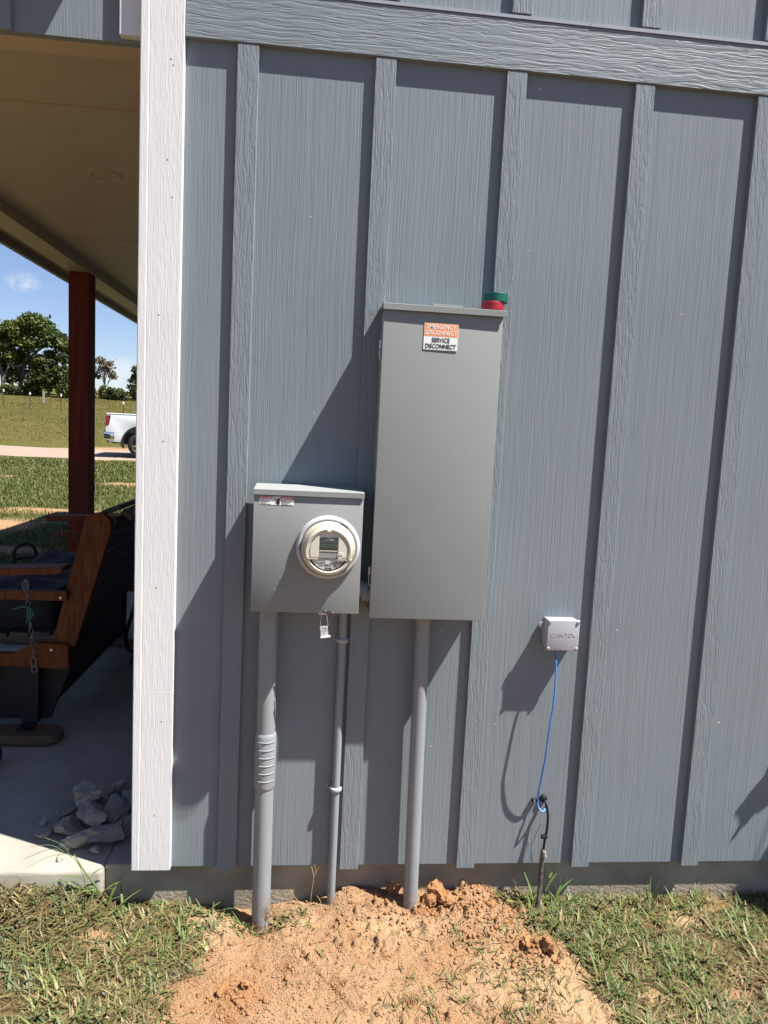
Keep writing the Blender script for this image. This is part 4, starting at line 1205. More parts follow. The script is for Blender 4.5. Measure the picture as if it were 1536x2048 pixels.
for k, ((x, y), sz, lb) in enumerate(clods):
    rock("dirt_clod", (x, y, hz(x, y) - 0.010), sz, M['clod'], lb, "dirt clod", G, 71 + k, rough=0.20, npt=22)

# ---------------------------------------------------------------- grass
def blades(name, px, py, pz, length, width, azim, lean, curl, cols, mat, nseg=3, parent=None):
    """ribbon leaves as one mesh; all arguments are arrays"""
    N = len(px)
    ts = np.linspace(0, 1, nseg + 1)
    dirx, diry = np.cos(azim), np.sin(azim)
    sx, sy = -np.sin(azim), np.cos(azim)
    V = np.zeros((N, nseg + 1, 2, 3))
    hx = np.zeros(N); hz_ = np.zeros(N)
    ang = lean.copy()
    for k, t in enumerate(ts):
        w = width * (1 - t ** 1.6) * (0.55 + 0.45 * min(1, t * 4)) * 0.5
        V[:, k, 0, 0] = px + dirx * hx - sx * w; V[:, k, 0, 1] = py + diry * hx - sy * w; V[:, k, 0, 2] = pz + hz_
        V[:, k, 1, 0] = px + dirx * hx + sx * w; V[:, k, 1, 1] = py + diry * hx + sy * w; V[:, k, 1, 2] = pz + hz_
        hx = hx + np.sin(ang) * length / nseg
        hz_ = hz_ + np.cos(ang) * length / nseg
        ang = ang + curl / nseg
    base = (np.arange(N) * (nseg + 1) * 2)[:, None]
    q = []
    for k in range(nseg):
        q.append(np.stack([base[:, 0] + 2 * k, base[:, 0] + 2 * k + 1, base[:, 0] + 2 * k + 3, base[:, 0] + 2 * k + 2], -1))
    Q = np.concatenate(q).astype(np.int32)
    me = bpy.data.meshes.new(name)
    me.vertices.add(V.size // 3); me.vertices.foreach_set("co", V.reshape(-1).astype(np.float32))
    me.loops.add(Q.size); me.loops.foreach_set("vertex_index", Q.reshape(-1))
    me.polygons.add(len(Q)); me.polygons.foreach_set("loop_start", np.arange(0, Q.size, 4, dtype=np.int32))
    me.polygons.foreach_set("loop_total", np.full(len(Q), 4, np.int32))
    me.update()
    ca = me.color_attributes.new("Col", 'FLOAT_COLOR', 'POINT')
    c = np.ones((N, (nseg + 1) * 2, 4)); c[:, :, :3] = cols[:, None, :]
    ca.data.foreach_set("color", c.reshape(-1).astype(np.float32))
    return link_mesh(name, me, mat, parent, smooth=180)

def pick(colset, n_, r, jit=0.18):
    c = np.array(colset)[r.integers(0, len(colset), n_)]
    return np.clip(c * (1 + jit * r.standard_normal((n_, 1))), 0.003, 1)
GREENS = [(0.100, 0.130, 0.036), (0.130, 0.155, 0.046), (0.076, 0.108, 0.036), (0.165, 0.172, 0.058), (0.105, 0.130, 0.058)]
STRAWS = [(0.235, 0.165, 0.078), (0.18, 0.12, 0.055), (0.27, 0.20, 0.105), (0.14, 0.095, 0.045), (0.15, 0.14, 0.05)]
def scatter(n_, x0, x1, y0, y1, r, fn):
    xs = []; ys = []
    tot = 0
    while tot < n_:
        x = r.uniform(x0, x1, n_); y = r.uniform(y0, y1, n_)
        k = r.random(n_) < fn(x, y)
        xs.append(x[k]); ys.append(y[k]); tot += k.sum()
    return np.concatenate(xs)[:n_], np.concatenate(ys)[:n_]
def dens(x, y):
    g = near_mask(x, y) * (0.25 + 0.75 * sstep(-0.22, 0.12, fbm(x, y, 6, 3)))
    sl = (x < -0.375) & (y > -0.012)
    g = np.where(sl | (y > 0.026), 0, g)
    return np.clip(g, 0, 1)
# dry thatch lying on the soil
r = np.random.default_rng(21)
N = 32000
x, y = scatter(N, -1.6, 2.7, -0.9, 0.026, r, lambda a, b: np.clip(dens(a, b) + 0.10 * near_mask(a, b), 0, 1))
blades("dry_grass", x, y, H(x, y) + r.uniform(0.001, 0.010, N), r.uniform(0.025, 0.085, N), r.uniform(0.0012, 0.0028, N), r.uniform(0, 6.28, N), r.uniform(1.15, 1.6, N), r.uniform(-0.3, 0.7, N), pick(STRAWS, N, r), M['grass'])["kind"] = "stuff"
# broad green leaves in clumps
r = np.random.default_rng(22)
NC = 7000
cx_, cy_ = scatter(NC, -1.6, 2.7, -0.9, 0.022, r, lambda a, b: dens(a, b))
nl = r.integers(4, 9, NC)
x = np.repeat(cx_, nl) + r.normal(0, 0.010, nl.sum()); y = np.repeat(cy_, nl) + r.normal(0, 0.010, nl.sum())
y = np.minimum(y, 0.024)
N = len(x)
big = np.repeat(r.uniform(0.6, 1.25, NC), nl)
tone = np.repeat((np.clip(fbm(cx_, cy_, 8, 3) * 2.2 + 0.5, 0, 0.999) * len(GREENS)).astype(int), nl)
gc = np.array(GREENS)[tone] * (1 + 0.16 * r.standard_normal((N, 1)))
dry = r.random(N) < np.clip(0.05 + 0.75 * sstep(-0.02, 0.22, fbm(x + 9, y, 5, 3)), 0, 0.6)
gc[dry] = pick(STRAWS, dry.sum(), r)
blades("lawn_grass", x, y, H(x, y) - 0.002, r.uniform(0.028, 0.070, N) * big, r.uniform(0.0042, 0.0100, N) * big, r.uniform(0, 6.28, N), r.uniform(0.55, 1.45, N), r.uniform(0.0, 0.9, N), np.clip(gc, 0.005, 1), M['grass'], nseg=4)["kind"] = "stuff"
# sparse sprigs and dead bits in the bare dirt
r = np.random.default_rng(23)
xs = []; ys = []
for sx_, sy_ in SPRIG:
    k = r.integers(18, 36)
    xs.append(sx_ + r.normal(0, 0.020, k)); ys.append(sy_ + r.normal(0, 0.016, k))
ex, ey = scatter(620, -0.1, 1.3, -0.8, -0.12, r, lambda a, b: 0.06 + 0.94 * sstep(0.45, 1.0, a) * sstep(-0.1, 0.2, fbm(a, b, 5, 2)))
xs.append(ex); ys.append(ey)
x = np.concatenate(xs); y = np.concatenate(ys); N = len(x)
c = pick(GREENS, N, r); dry = r.random(N) < 0.45; c[dry] = pick(STRAWS, dry.sum(), r)
blades("grass_sprigs", x, y, H(x, y) - 0.001, r.uniform(0.018, 0.060, N), r.uniform(0.0022, 0.0062, N), r.uniform(0, 6.28, N), r.uniform(0.3, 1.5, N), r.uniform(0, 1.0, N), c, M['grass'])["kind"] = "stuff"
# loose crumbs of soil on the bare ground
def crumbs(name, px, py, rad, r_, mat):
    n_ = len(px)
    O = np.array([(1, 0, 0), (-1, 0, 0), (0, 1, 0), (0, -1, 0), (0, 0, 1), (0, 0, -1)], float)
    Fc = np.array([(0, 2, 4), (2, 1, 4), (1, 3, 4), (3, 0, 4), (2, 0, 5), (1, 2, 5), (3, 1, 5), (0, 3, 5)])
    V = O[None] * (rad[:, None, None] * r_.uniform(0.55, 1.25, (n_, 6, 1)))
    a = r_.uniform(0, 6.28, n_)
    b_ = r_.uniform(-0.9, 0.9, n_)
    y2 = V[:, :, 1] * np.cos(b_)[:, None] - V[:, :, 2] * np.sin(b_)[:, None]
    z2 = V[:, :, 1] * np.sin(b_)[:, None] + V[:, :, 2] * np.cos(b_)[:, None]
    x2 = V[:, :, 0] * np.cos(a)[:, None] - y2 * np.sin(a)[:, None]
    y3 = V[:, :, 0] * np.sin(a)[:, None] + y2 * np.cos(a)[:, None]
    W = np.stack([x2 + px[:, None], y3 + py[:, None], z2 + (H(px, py) + rad * 0.25)[:, None]], -1)
    I = (Fc[None] + (np.arange(n_) * 6)[:, None, None]).reshape(-1, 3).astype(np.int32)
    me = bpy.data.meshes.new(name)
    me.vertices.add(n_ * 6); me.vertices.foreach_set("co", W.reshape(-1).astype(np.float32))
    me.loops.add(I.size); me.loops.foreach_set("vertex_index", I.reshape(-1))
    me.polygons.add(len(I)); me.polygons.foreach_set("loop_start", np.arange(0, I.size, 3, dtype=np.int32))
    me.polygons.foreach_set("loop_total", np.full(len(I), 3, np.int32))
    me.update()
    return tag(link_mesh(name, me, mat, None, smooth=180), kind='stuff')
r = np.random.default_rng(31)
N = 13000
x, y = scatter(N, -0.25, 1.5, -0.75, 0.022, r, lambda a, b: (1 - 0.92 * near_mask(a, b)) * (0.12 + 0.88 * sstep(-0.12, 0.14, fbm(a, b, 7, 3))))
rad = 0.0012 + 0.0030 * r.random(N) ** 2.2
crumbs("soil_crumbs", x, y, rad, r, paint("sandy_crumbs", (0.262, 0.150, 0.076), 0.95, 0.2, 30, col2=(0.325, 0.208, 0.115)))
N = 1500
x, y = scatter(N, -0.1, 1.25, -0.7, 0.022, r, lambda a, b: (1 - 0.9 * near_mask(a, b)) * np.clip(0.04 + gauss(a, b, 0.85, -0.05, 0.28, 0.10) + 0.8 * gauss(a, b, 1.03, -0.24, 0.10, 0.05) + 0.4 * gauss(a, b, 0.1, -0.40, 0.10, 0.08), 0, 1))
rad = 0.003 + 0.0075 * r.random(N) ** 2.5
crumbs("soil_crumbs", x, y, rad, r, M['clod'])
# lawn beyond the porch, in the wedge seen past the corner
r = np.random.default_rng(24)
N = 52000
d = 5.5 + 18.0 * r.random(N) ** 0.75
lat = r.uniform(-0.52, -0.20, N)
x = 0.276 + lat * d; y = d - 2.28
keep = (x < -2.35) | (y > 9.1)
keep &= (y < 20.2)
pt = np.clip(1 - 1.3 * sstep(0.19, 0.30, fbm(x * 0.7, y * 2.2, 0.42, 4)), 0, 1) * (1 - 0.97 * np.clip(gauss(x, y, -4.45, 7.5, 0.8, 1.25) * (1 + 2.2 * fbm(x, y, 1.1, 3)) * 1.5, 0, 1))
keep &= r.random(N) < pt
x, y, d = x[keep], y[keep], d[keep]; N = len(x)
LG = [(0.072, 0.088, 0.014), (0.095, 0.104, 0.020), (0.058, 0.074, 0.012), (0.115, 0.112, 0.030)]
blades("lawn_grass", x, y, H(x, y) - 0.004, r.uniform(0.04, 0.10, N), 0.004 + 0.0010 * d, r.uniform(0, 6.28, N), r.uniform(0.2, 1.1, N), r.uniform(0, 0.9, N), pick(LG, N, r), M['grass'], nseg=2)["kind"] = "stuff"
# pasture beyond the drive
r = np.random.default_rng(25)
N = 60000
d = 28.5 + 40 * r.random(N) ** 0.8
lat = r.uniform(-0.52, -0.20, N)
x = 0.276 + lat * d; y = d - 2.28
FG = [(0.090, 0.082, 0.020), (0.105, 0.092, 0.024), (0.080, 0.077, 0.018), (0.115, 0.098, 0.030)]
blades("pasture_grass", x, y, H(x, y) - 0.02, r.uniform(0.04, 0.11, N), 0.006 + 0.0006 * d, r.uniform(0, 6.28, N), r.uniform(0.1, 0.9, N), r.uniform(0, 0.8, N), pick(FG, N, r), M['grass'], nseg=2)["kind"] = "stuff"

# ---------------------------------------------------------------- single weeds
def weed(name, label, base, leaves, stems, green=(0.10, 0.15, 0.04)):
    t = thing(name, label, "weed", base)
    if stems:
        bm = bmesh.new()
        for pts, rr in stems:
            pp = smooth_path(pts, 6)
            tube(bm, pp, [rr * (1 - 0.6 * i / len(pp)) for i in range(len(pp))], 6)
        o = obj("stem", bm, paint(name + "_stem", green, 0.6, 0.2, 30), t, smooth=60)
    L = np.array(leaves, float)
    if len(L):
        rr = np.random.default_rng(int(abs(base[0]) * 1000) + 3)
        cc = np.clip(np.array(green)[None, :] * (1 + 0.2 * rr.standard_normal((len(L), 1))), 0.01, 1)
        blades("foliage", L[:, 0], L[:, 1], L[:, 2], L[:, 3], L[:, 4], L[:, 5], L[:, 6], L[:, 7], cc, M['grass'], nseg=5, parent=t)
    return t
weed("seeding_weed", "tall seeding grass weed arching in front of the slab edge", (-0.36, -0.035, 0.0),
     [(-0.40, -.035, 0.03, 0.10, 0.009, 2.9, 0.9, 0.5), (-0.385, -.03, 0.02, 0.09, 0.011, 2.5, 0.7, 0.8), (-0.37, -.03, 0.03, 0.08, 0.010, 0.4, 0.8, 0.9), (-0.43, -.035, 0.09, 0.08, 0.010, 3.3, 1.2, 0.4), (-0.36, -.04, 0.04, 0.07, 0.011, 5.6, 0.5, 1.2), (-0.40, -.03, 0.10, 0.06, 0.009, 0.2, 0.9, 0.8), (-0.35, -.035, 0.01, 0.08, 0.010, -0.3, 1.0, 0.4), (-0.44, -.03, 0.03, 0.09, 0.011, 3.0, 0.7, 0.6), (-0.46, -.035, 0.02, 0.08, 0.010, 2.2, 0.5, 0.8), (-0.345, -.03, 0.0, 0.10, 0.011, 1.0, 0.4, 0.9), (-0.32, -.03, -0.02, 0.10, 0.010, 0.3, 0.8, 0.5), (-0.30, -.03, -0.03, 0.09, 0.010, 2.0, 0.5, 0.6), (-0.27, -.03, -0.03, 0.08, 0.009, 0.1, 0.9, 0.4), (-0.39, -.04, 0.05, 0.07, 0.012, 4.2, 0.9, 0.6)],
     [([(-0.350, -.03, -0.01), (-0.385, -.03, 0.055), (-0.425, -.035, 0.120), (-0.455, -.035, 0.175)], 0.0038),
      ([(-0.415, -.03, -0.0), (-0.418, -.035, 0.07), (-0.44, -.04, 0.145), (-0.482, -.045, 0.188), (-0.53, -.05, 0.200), (-0.60, -.06, 0.175)], 0.0016),
      ([(-0.475, -.045, 0.184), (-0.53, -.05, 0.175), (-0.60, -.055, 0.140)], 0.0010), ([(-0.475, -.045, 0.184), (-0.52, -.05, 0.215), (-0.58, -.055, 0.214)], 0.0010),
      ([(-0.46, -.045, 0.17), (-0.485, -.05, 0.215), (-0.54, -.055, 0.245)], 0.0010),
      ([(-0.42, -.035, 0.08), (-0.52, -.05, 0.085), (-0.62, -.08, 0.02), (-0.70, -.09, -0.02)], 0.0010), ([(-0.49, -.045, 0.088), (-0.56, -.05, 0.115), (-0.63, -.05, 0.12)], 0.0009), ([(-0.50, -.045, 0.088), (-0.60, -.06, 0.075), (-0.70, -.07, 0.035)], 0.0009)])
weed("leafy_weed", "leafy green weed with thin stalks growing around the black cable", (1.13, -0.035, -0.04),
     [(1.07, -.03, -0.03, 0.11, 0.009, 2.7, 0.5, 0.4), (1.09, -.03, -0.02, 0.12, 0.009, 2.2, 0.35, 0.5), (1.13, -.03, 0.02, 0.09, 0.010, 0.6, 0.7, 0.7), (1.15, -.03, -0.03, 0.13, 0.010, 0.3, 0.6, 0.7), (1.16, -.04, -0.04, 0.11, 0.011, -0.4, 0.8, 0.6), (1.17, -.03, -0.04, 0.10, 0.009, 0.9, 0.4, 0.8), (1.05, -.035, -0.04, 0.10, 0.009, 3.3, 0.8, 0.5), (1.01, -.03, -0.04, 0.12, 0.009, 2.9, 0.7, 0.4), (0.99, -.03, -0.03, 0.10, 0.008, 3.6, 0.9, 0.4), (1.20, -.035, -0.04, 0.12, 0.010, 0.1, 0.7, 0.6), (1.14, -.03, 0.07, 0.05, 0.010, 1.0, 1.5, 0.5)],
     [([(1.20, -.03, -0.04), (1.175, -.03, 0.08), (1.145, -.025, 0.18), (1.120, -.02, 0.250), (1.135, -.018, 0.300)], 0.0010), ([(1.08, -.03, -0.03), (1.085, -.03, 0.06), (1.070, -.03, 0.115)], 0.0011), ([(1.19, -.03, -0.02), (1.15, -.03, 0.07), (1.115, -.03, 0.15)], 0.0009),
      ([(1.075, -.02, 0.19), (1.09, -.02, 0.245), (1.105, -.02, 0.262), (1.108, -.02, 0.245), (1.098, -.02, 0.205)], 0.0009)])
weed("broadleaf_grass", "broad bladed grass weed sprawling on the soil beside the thick conduit", (-0.02, -0.04, -0.06),
     [(-0.03, -.03, -0.05, 0.10, 0.012, 0.2, 0.6, 1.0), (-0.01, -.04, -0.05, 0.09, 0.013, 3.4, 0.7, 0.7), (0.0, -.03, -0.05, 0.11, 0.011, -0.5, 0.7, 0.9), (0.01, -.045, -0.05, 0.08, 0.012, -1.2, 0.7, 0.9), (-0.02, -.05, -0.06, 0.12, 0.010, 4.0, 1.0, 0.4), (-0.04, -.035, -0.05, 0.07, 0.010, 2.4, 0.4, 0.9), (0.03, -.05, -0.06, 0.08, 0.011, 5.6, 0.9, 0.6)], [])
weed("upright_weed", "spiky green grass tuft against the foundation under the last battens", (1.50, -0.02, -0.05),
     [(1.50 + 0.02 * math.cos(k), -0.03, -0.05, 0.09 + 0.03 * math.sin(k * 2.3), 0.007, k * 1.1, 0.25 + 0.12 * (k % 5), 0.35) for k in range(15)] + [(1.64 + 0.012 * k, -0.03, -0.05, 0.10, 0.008, 0.4 * k - 0.4, 0.6, 0.5) for k in range(5)], [])
tw = thing("dry_twig", "thin dry forked weed stalk by the foundation between two conduits", "twig", (0.315, -0.02, -0.05))
bm = bmesh.new()
for pts, rr in (([(0.312, -.02, -0.05), (0.318, -.02, 0.03), (0.322, -.02, 0.075), (0.314, -.02, 0.112)], 0.0014), ([(0.320, -.02, 0.065), (0.328, -.02, 0.098), (0.322, -.02, 0.122)], 0.0011), ([(0.325, -.02, 0.085), (0.337, -.02, 0.108)], 0.0010), ([(0.33, -.025, -0.05), (0.27, -.03, 0.0), (0.245, -.03, 0.04)], 0.0012), ([(0.345, -.03, -0.05), (0.35, -.03, -0.01), (0.335, -.03, 0.015)], 0.0010)):
    tube(bm, smooth_path(pts, 4), rr, 6)
obj("stalk", bm, M['straw'], tw, smooth=60)

# ---------------------------------------------------------------- trees
def tree(name, label, base, blobs, nleaf, leaf, cols, trunks, seed, group="trees and scrub beyond the field", cat="tree", bark='bark', up=0.35):
    r = np.random.default_rng(seed)
    t = thing(name, label, cat, base, group)
    B = np.array(base)
    if trunks:
        bm = bmesh.new()
        for pts, r0, r1 in trunks:
            pp = smooth_path([B + np.array(q) for q in pts], 5)
            tube(bm, pp, [r0 + (r1 - r0) * i / (len(pp) - 1) for i in range(len(pp))], 8)
        obj("trunk", bm, M[bark], t, smooth=60)
    bl_ = np.array(blobs, float)
    vol = bl_[:, 3] * bl_[:, 4] * bl_[:, 5]
    k = r.choice(len(bl_), nleaf, p=vol ** 0.75 / (vol ** 0.75).sum())
    dvec = r.standard_normal((nleaf, 3)); dvec /= np.linalg.norm(dvec, axis=1)[:, None]
    rad = r.random(nleaf) ** 0.5
    # ragged surface
    lump = 0.82 + 0.36 * np.array([mnoise.noise(Vector(d_ * 2.6 + q * 3.7)) for d_, q in zip(dvec, k)])
    c = B + bl_[k, :3] + dvec * bl_[k, 3:6] * (rad * lump)[:, None]
    # sub-clumps pull leaves together so that gaps open
    cl_c = c[r.integers(0, nleaf, max(8, nleaf // 26))]
    near = cl_c[r.integers(0, len(cl_c), nleaf)]
    own = np.argmin(((c[:, None, :] - cl_c[None, ::1, :]) ** 2).sum(-1), 1) if nleaf * len(cl_c) < 6e6 else None
    if own is not None:
        c = c + (cl_c[own] - c) * 0.30
    n1 = r.standard_normal((nleaf, 3)); n1[:, 2] += up * 2
    n1 /= np.linalg.norm(n1, axis=1)[:, None]
    a = np.cross(n1, r.standard_normal((nleaf, 3))); a /= np.linalg.norm(a, axis=1)[:, None]
    b = np.cross(n1, a)
    s = leaf * r.uniform(0.55, 1.25, nleaf)[:, None]
    V = np.stack([c - a * s - b * s * .35, c + a * s * .2 - b * s * .6, c + a * s + b * s * .2, c - a * s * .1 + b * s * .6], 1)
    me = bpy.data.meshes.new("crown")
    me.vertices.add(nleaf * 4); me.vertices.foreach_set("co", V.reshape(-1).astype(np.float32))
    Q = np.arange(nleaf * 4, dtype=np.int32)
    me.loops.add(nleaf * 4); me.loops.foreach_set("vertex_index", Q)
    me.polygons.add(nleaf); me.polygons.foreach_set("loop_start", Q[::4]); me.polygons.foreach_set("loop_total", np.full(nleaf, 4, np.int32))
    me.update()
    ca = me.color_attributes.new("Col", 'FLOAT_COLOR', 'POINT')
    tone = np.array(cols)[r.integers(0, len(cols), len(cl_c))]
    cc = tone[own] if own is not None else np.array(cols)[k % len(cols)]
    cc = np.clip(cc * (1 + 0.2 * r.standard_normal((nleaf, 1))), 0.004, 1)
    q4 = np.ones((nleaf, 4, 4)); q4[:, :, :3] = cc[:, None, :]
    ca.data.foreach_set("color", q4.reshape(-1).astype(np.float32))
    link_mesh("crown", me, M['leaf'], t)
    return t
OAK = [(0.072, 0.098, 0.020), (0.094, 0.112, 0.026), (0.056, 0.080, 0.018), (0.112, 0.122, 0.034)]
DRK = [(0.048, 0.068, 0.018), (0.062, 0.080, 0.020), (0.040, 0.056, 0.018)]
def gz(x, y): return float(H(np.array(float(x)), np.array(float(y))))
def at_(x, y): return (x, y, gz(x, y) - 0.1)
tree("oak_tree", "tallest oak with a broad spreading crown beyond the field", at_(-26.0, 66),
     [(0.5, 0, 6.3, 2.0, 2.0, 1.2), (-1.3, 0, 5.5, 2.2, 2.2, 1.4), (2.0, 0, 5.2, 1.6, 1.8, 1.1), (3.1, 0, 4.6, 1.1, 1.4, .8), (-2.6, 0.3, 5.0, 1.8, 1.6, 1.3), (0.2, -0.6, 4.5, 1.5, 1.4, .7), (-2.9, 0.3, 3.2, 1.2, 1.2, .8), (1.2, -.3, 3.2, 0.9, 1, 0.6), (-1.0, .4, 3.4, 1.6, 1.2, 1.0), (1.9, .3, 3.6, 1.2, 1.0, .8), (3.4, 0.2, 3.6, .8, .8, .8), (-2.2, 0.2, 2.2, .9, .9, .7), (.6, .3, 2.6, 1.3, .9, .8), (-1.2, .5, 2.0, 1.2, .9, .8), (1.6, .5, 2.2, 1.2, .9, .9)], 14500, 0.17, OAK,
     [([(-0.9, 0, 0), (-0.6, 0, 1.6), (-0.3, 0, 3.2), (0.4, 0, 5.2)], .24, .06), ([(-0.6, 0, 1.5), (-1.2, 0, 3.0), (-1.8, 0, 5.0)], .16, .05), ([(-0.3, 0, 3.0), (1.0, 0, 4.2), (2.4, 0, 4.9)], .13, .04), ([(-.4, 0, 2.6), (.5, .1, 3.4), (.9, .1, 4.8)], .1, .03)], 101)
tree("oak_tree", "leaning oak with bare lower trunks at the edge of the view", at_(-28.2, 65),
     [(-0.6, 0, 5.6, 1.7, 1.7, 1.2), (0.2, 0, 4.4, 1.0, 1.1, .8), (-1.4, 0, 4.0, 1.2, 1.2, 1.3), (0.9, .2, 3.4, 1.0, .9, .8), (-.6, .2, 2.7, 1.1, 1, .8), (-1.6, .3, 1.8, 1.1, 1, 1.2), (0.9, .5, 1.6, .8, .8, .9)], 7000, 0.17, OAK,
     [([(0.4, 0, 0), (0.3, 0, 1.6), (-0.1, 0, 3.4), (-0.4, 0, 5.4)], .22, .06), ([(0.3, 0, 1.2), (0.9, 0, 2.7), (1.2, 0, 4.2)], .13, .04)], 102)
tree("oak_tree", "rounded bushy oak filling the gap under the tallest oak, next to the porch post", at_(-23.6, 64),
     [(0.0, 0, 1.7, 1.5, 1.4, 1.5), (1.0, 0, 2.3, 1.1, 1.1, 1.3), (-1.2, 0, 1.4, 1.1, 1.1, 1.2), (0.2, 0, 3.0, 0.9, 0.9, 0.6), (1.6, 0, 1.2, 0.9, 0.9, 1.0), (-.6, 0, 2.9, 1.0, .9, .8), (1.2, 0, 3.6, .7, .7, .6)], 6200, 0.15, DRK + OAK[:1],
     [([(0, 0, 0), (0.1, 0, 1.4), (0.2, 0, 2.6)], .14, .04)], 103)
tree("bare_tree", "half-bare brownish tree just past the porch post", at_(-19.4, 66),
     [(0.2, 0, 3.0, 1.0, 0.9, 0.8), (-.4, 0, 3.5, .6, .6, .5), (.7, 0, 2.2, .7, .6, .6), (-.6, 0, 2.2, .6, .6, .6)], 1500, 0.10, [(0.15, 0.10, 0.055), (0.12, 0.09, 0.05), (0.09, 0.08, 0.04)],
     [([(0, 0, 0), (0.05, 0, 1.2), (0.0, 0, 2.4), (-.1, 0, 3.6)], .13, .03)] + [([(0.03, 0, 0.9 + .25 * k), (0.5 * math.cos(k * 1.3), .2, 1.8 + .3 * k), (1.05 * math.cos(k * 1.3), .3, 2.5 + .25 * k)], .045, .015) for k in range(7)] + [([(0.3 * math.cos(k * 1.3), .1, 1.5 + .25 * k), (0.8 * math.cos(k * 1.3 + .5), .2, 2.6 + .2 * k), (0.9 * math.cos(k * 1.3 + .8), .3, 3.3 + .1 * k)], .03, .012) for k in range(7)], 104, bark='palebark')
tree("cedar_tree", "dark upright cedar close against the white corner trim", at_(-16.6, 66),
     [(0, 0, 1.2, 1.0, 1.0, 1.3), (0.1, 0, 2.6, 0.7, 0.7, 0.9), (0.9, 0, 1.6, 1.0, 1.0, 1.6), (.9, 0, 3.0, .7, .7, .8)], 3000, 0.13, DRK, [([(0, 0, 0), (0, 0, 2.6)], .14, .03)], 105)
hd = [(-30.5, 64.5, 1.6, .9), (-28.7, 63.8, 1.2, .8), (-26.6, 63.6, 1.3, .7), (-25.2, 64.4, 1.2, .85), (-22.0, 63.5, 1.3, .9), (-20.9, 64.6, 1.5, 1.1), (-18.7, 64.8, 1.3, .9), (-17.7, 64.2, 1.2, .8), (-15.6, 64.4, 1.4, 1.2)]
HL = ["low scrub bush at the foot of the leaning oak, outermost in the row", "dark low bush in front of the leaning oak trunks", "low bush in the shade between the oak trunks", "ragged bush right behind the wooden fence post",
      "leafy bush hard beside the porch post", "bushy scrub just past the porch post, under the bare tree", "green bush between the bare tree and the cedar", "round bush at the foot of the cedar", "bush mostly hidden by the white corner trim"]
for k, (x, y, w, h) in enumerate(hd):
    h *= 1.4
    tree("scrub_bush", HL[k], at_(x, y), [(0, 0, h * .5, w * .75, w * .6, h * .75), (w * .5, 0, h * .4, w * .5, w * .5, h * .6), (-w * .4, .1, h * .6, w * .45, w * .4, h * .6)], 1500, 0.11, DRK + OAK[:2], None, 120 + k, cat="bush")

# ---------------------------------------------------------------- fence
fn = thing("wire_fence", "wire fence on dark steel posts with white tops, crossing the far pasture", "fence", (-17, 48, gz(-17, 48)))
fp = [(-26.0, 53.9), (-22.3, 51.8), (-19.67, 49.7), (-17.01, 48.0), (-14.4, 46.0), (-11.87, 44.0), (-9.2, 42.1), (-6.5, 40.2)]
tops = []
for x, y in fp:
    g = gz(x, y)
    hgt = 1.12
    if abs(x + 17.01) < .1: hgt = 1.22
    po_ = obox("steel_post", (x - 0.022, x + 0.022, y - 0.022, y + 0.022, g - 0.3, g + hgt - 0.12), M['tpost'], fn)
    obox("white_top", (x - 0.034, x + 0.034, y - 0.034, y + 0.034, g + hgt - 0.12, g + hgt + 0.05), M['whitecap'], po_)
    tops.append((x, y, g))
bm = bmesh.new()
for hh in (0.25, 0.5, 0.75, 1.0):
    tube(bm, [(x, y - 0.03, g + hh) for x, y, g in tops], 0.004, 4)
obj("wire", bm, M['wire'], fn)
bm = bmesh.new()
bx, by = -21.45, 57.0
box(bm, bx - 0.07, bx + 0.07, by - 0.07, by + 0.07, gz(bx, by) - 0.2, gz(bx, by) + 0.85)
wp = obj("fence_post", bm, M['weathered'], None, bevel=0.01)
tag(wp, "short weathered wooden post standing alone in front of the oaks", "post")

# ---------------------------------------------------------------- pickup truck (points along +x, its flank towards the house)
TX, TY = -5.40, 22.35
TZ = gz(TX, 22.2) + 0.02
tk = thing("pickup_truck", "white pickup truck parked on the gravel drive, its tail showing past the corner trim", "pickup truck", (TX, TY, TZ))
def tp(x, y, z): return (TX + x, TY + y, TZ + z)
HW = 0.98
def side_prism(pts, y0, y1):
    bm = bmesh.new()
    prism(bm, [(TX + a, TZ + b) for a, b in pts], TY + y0, TY + y1)
    return bm
def arch(cx, cz, r, a0, a1, k=14):
    return [(cx + r * math.cos(a), cz + r * math.sin(a)) for a in np.linspace(math.radians(a0), math.radians(a1), k)]
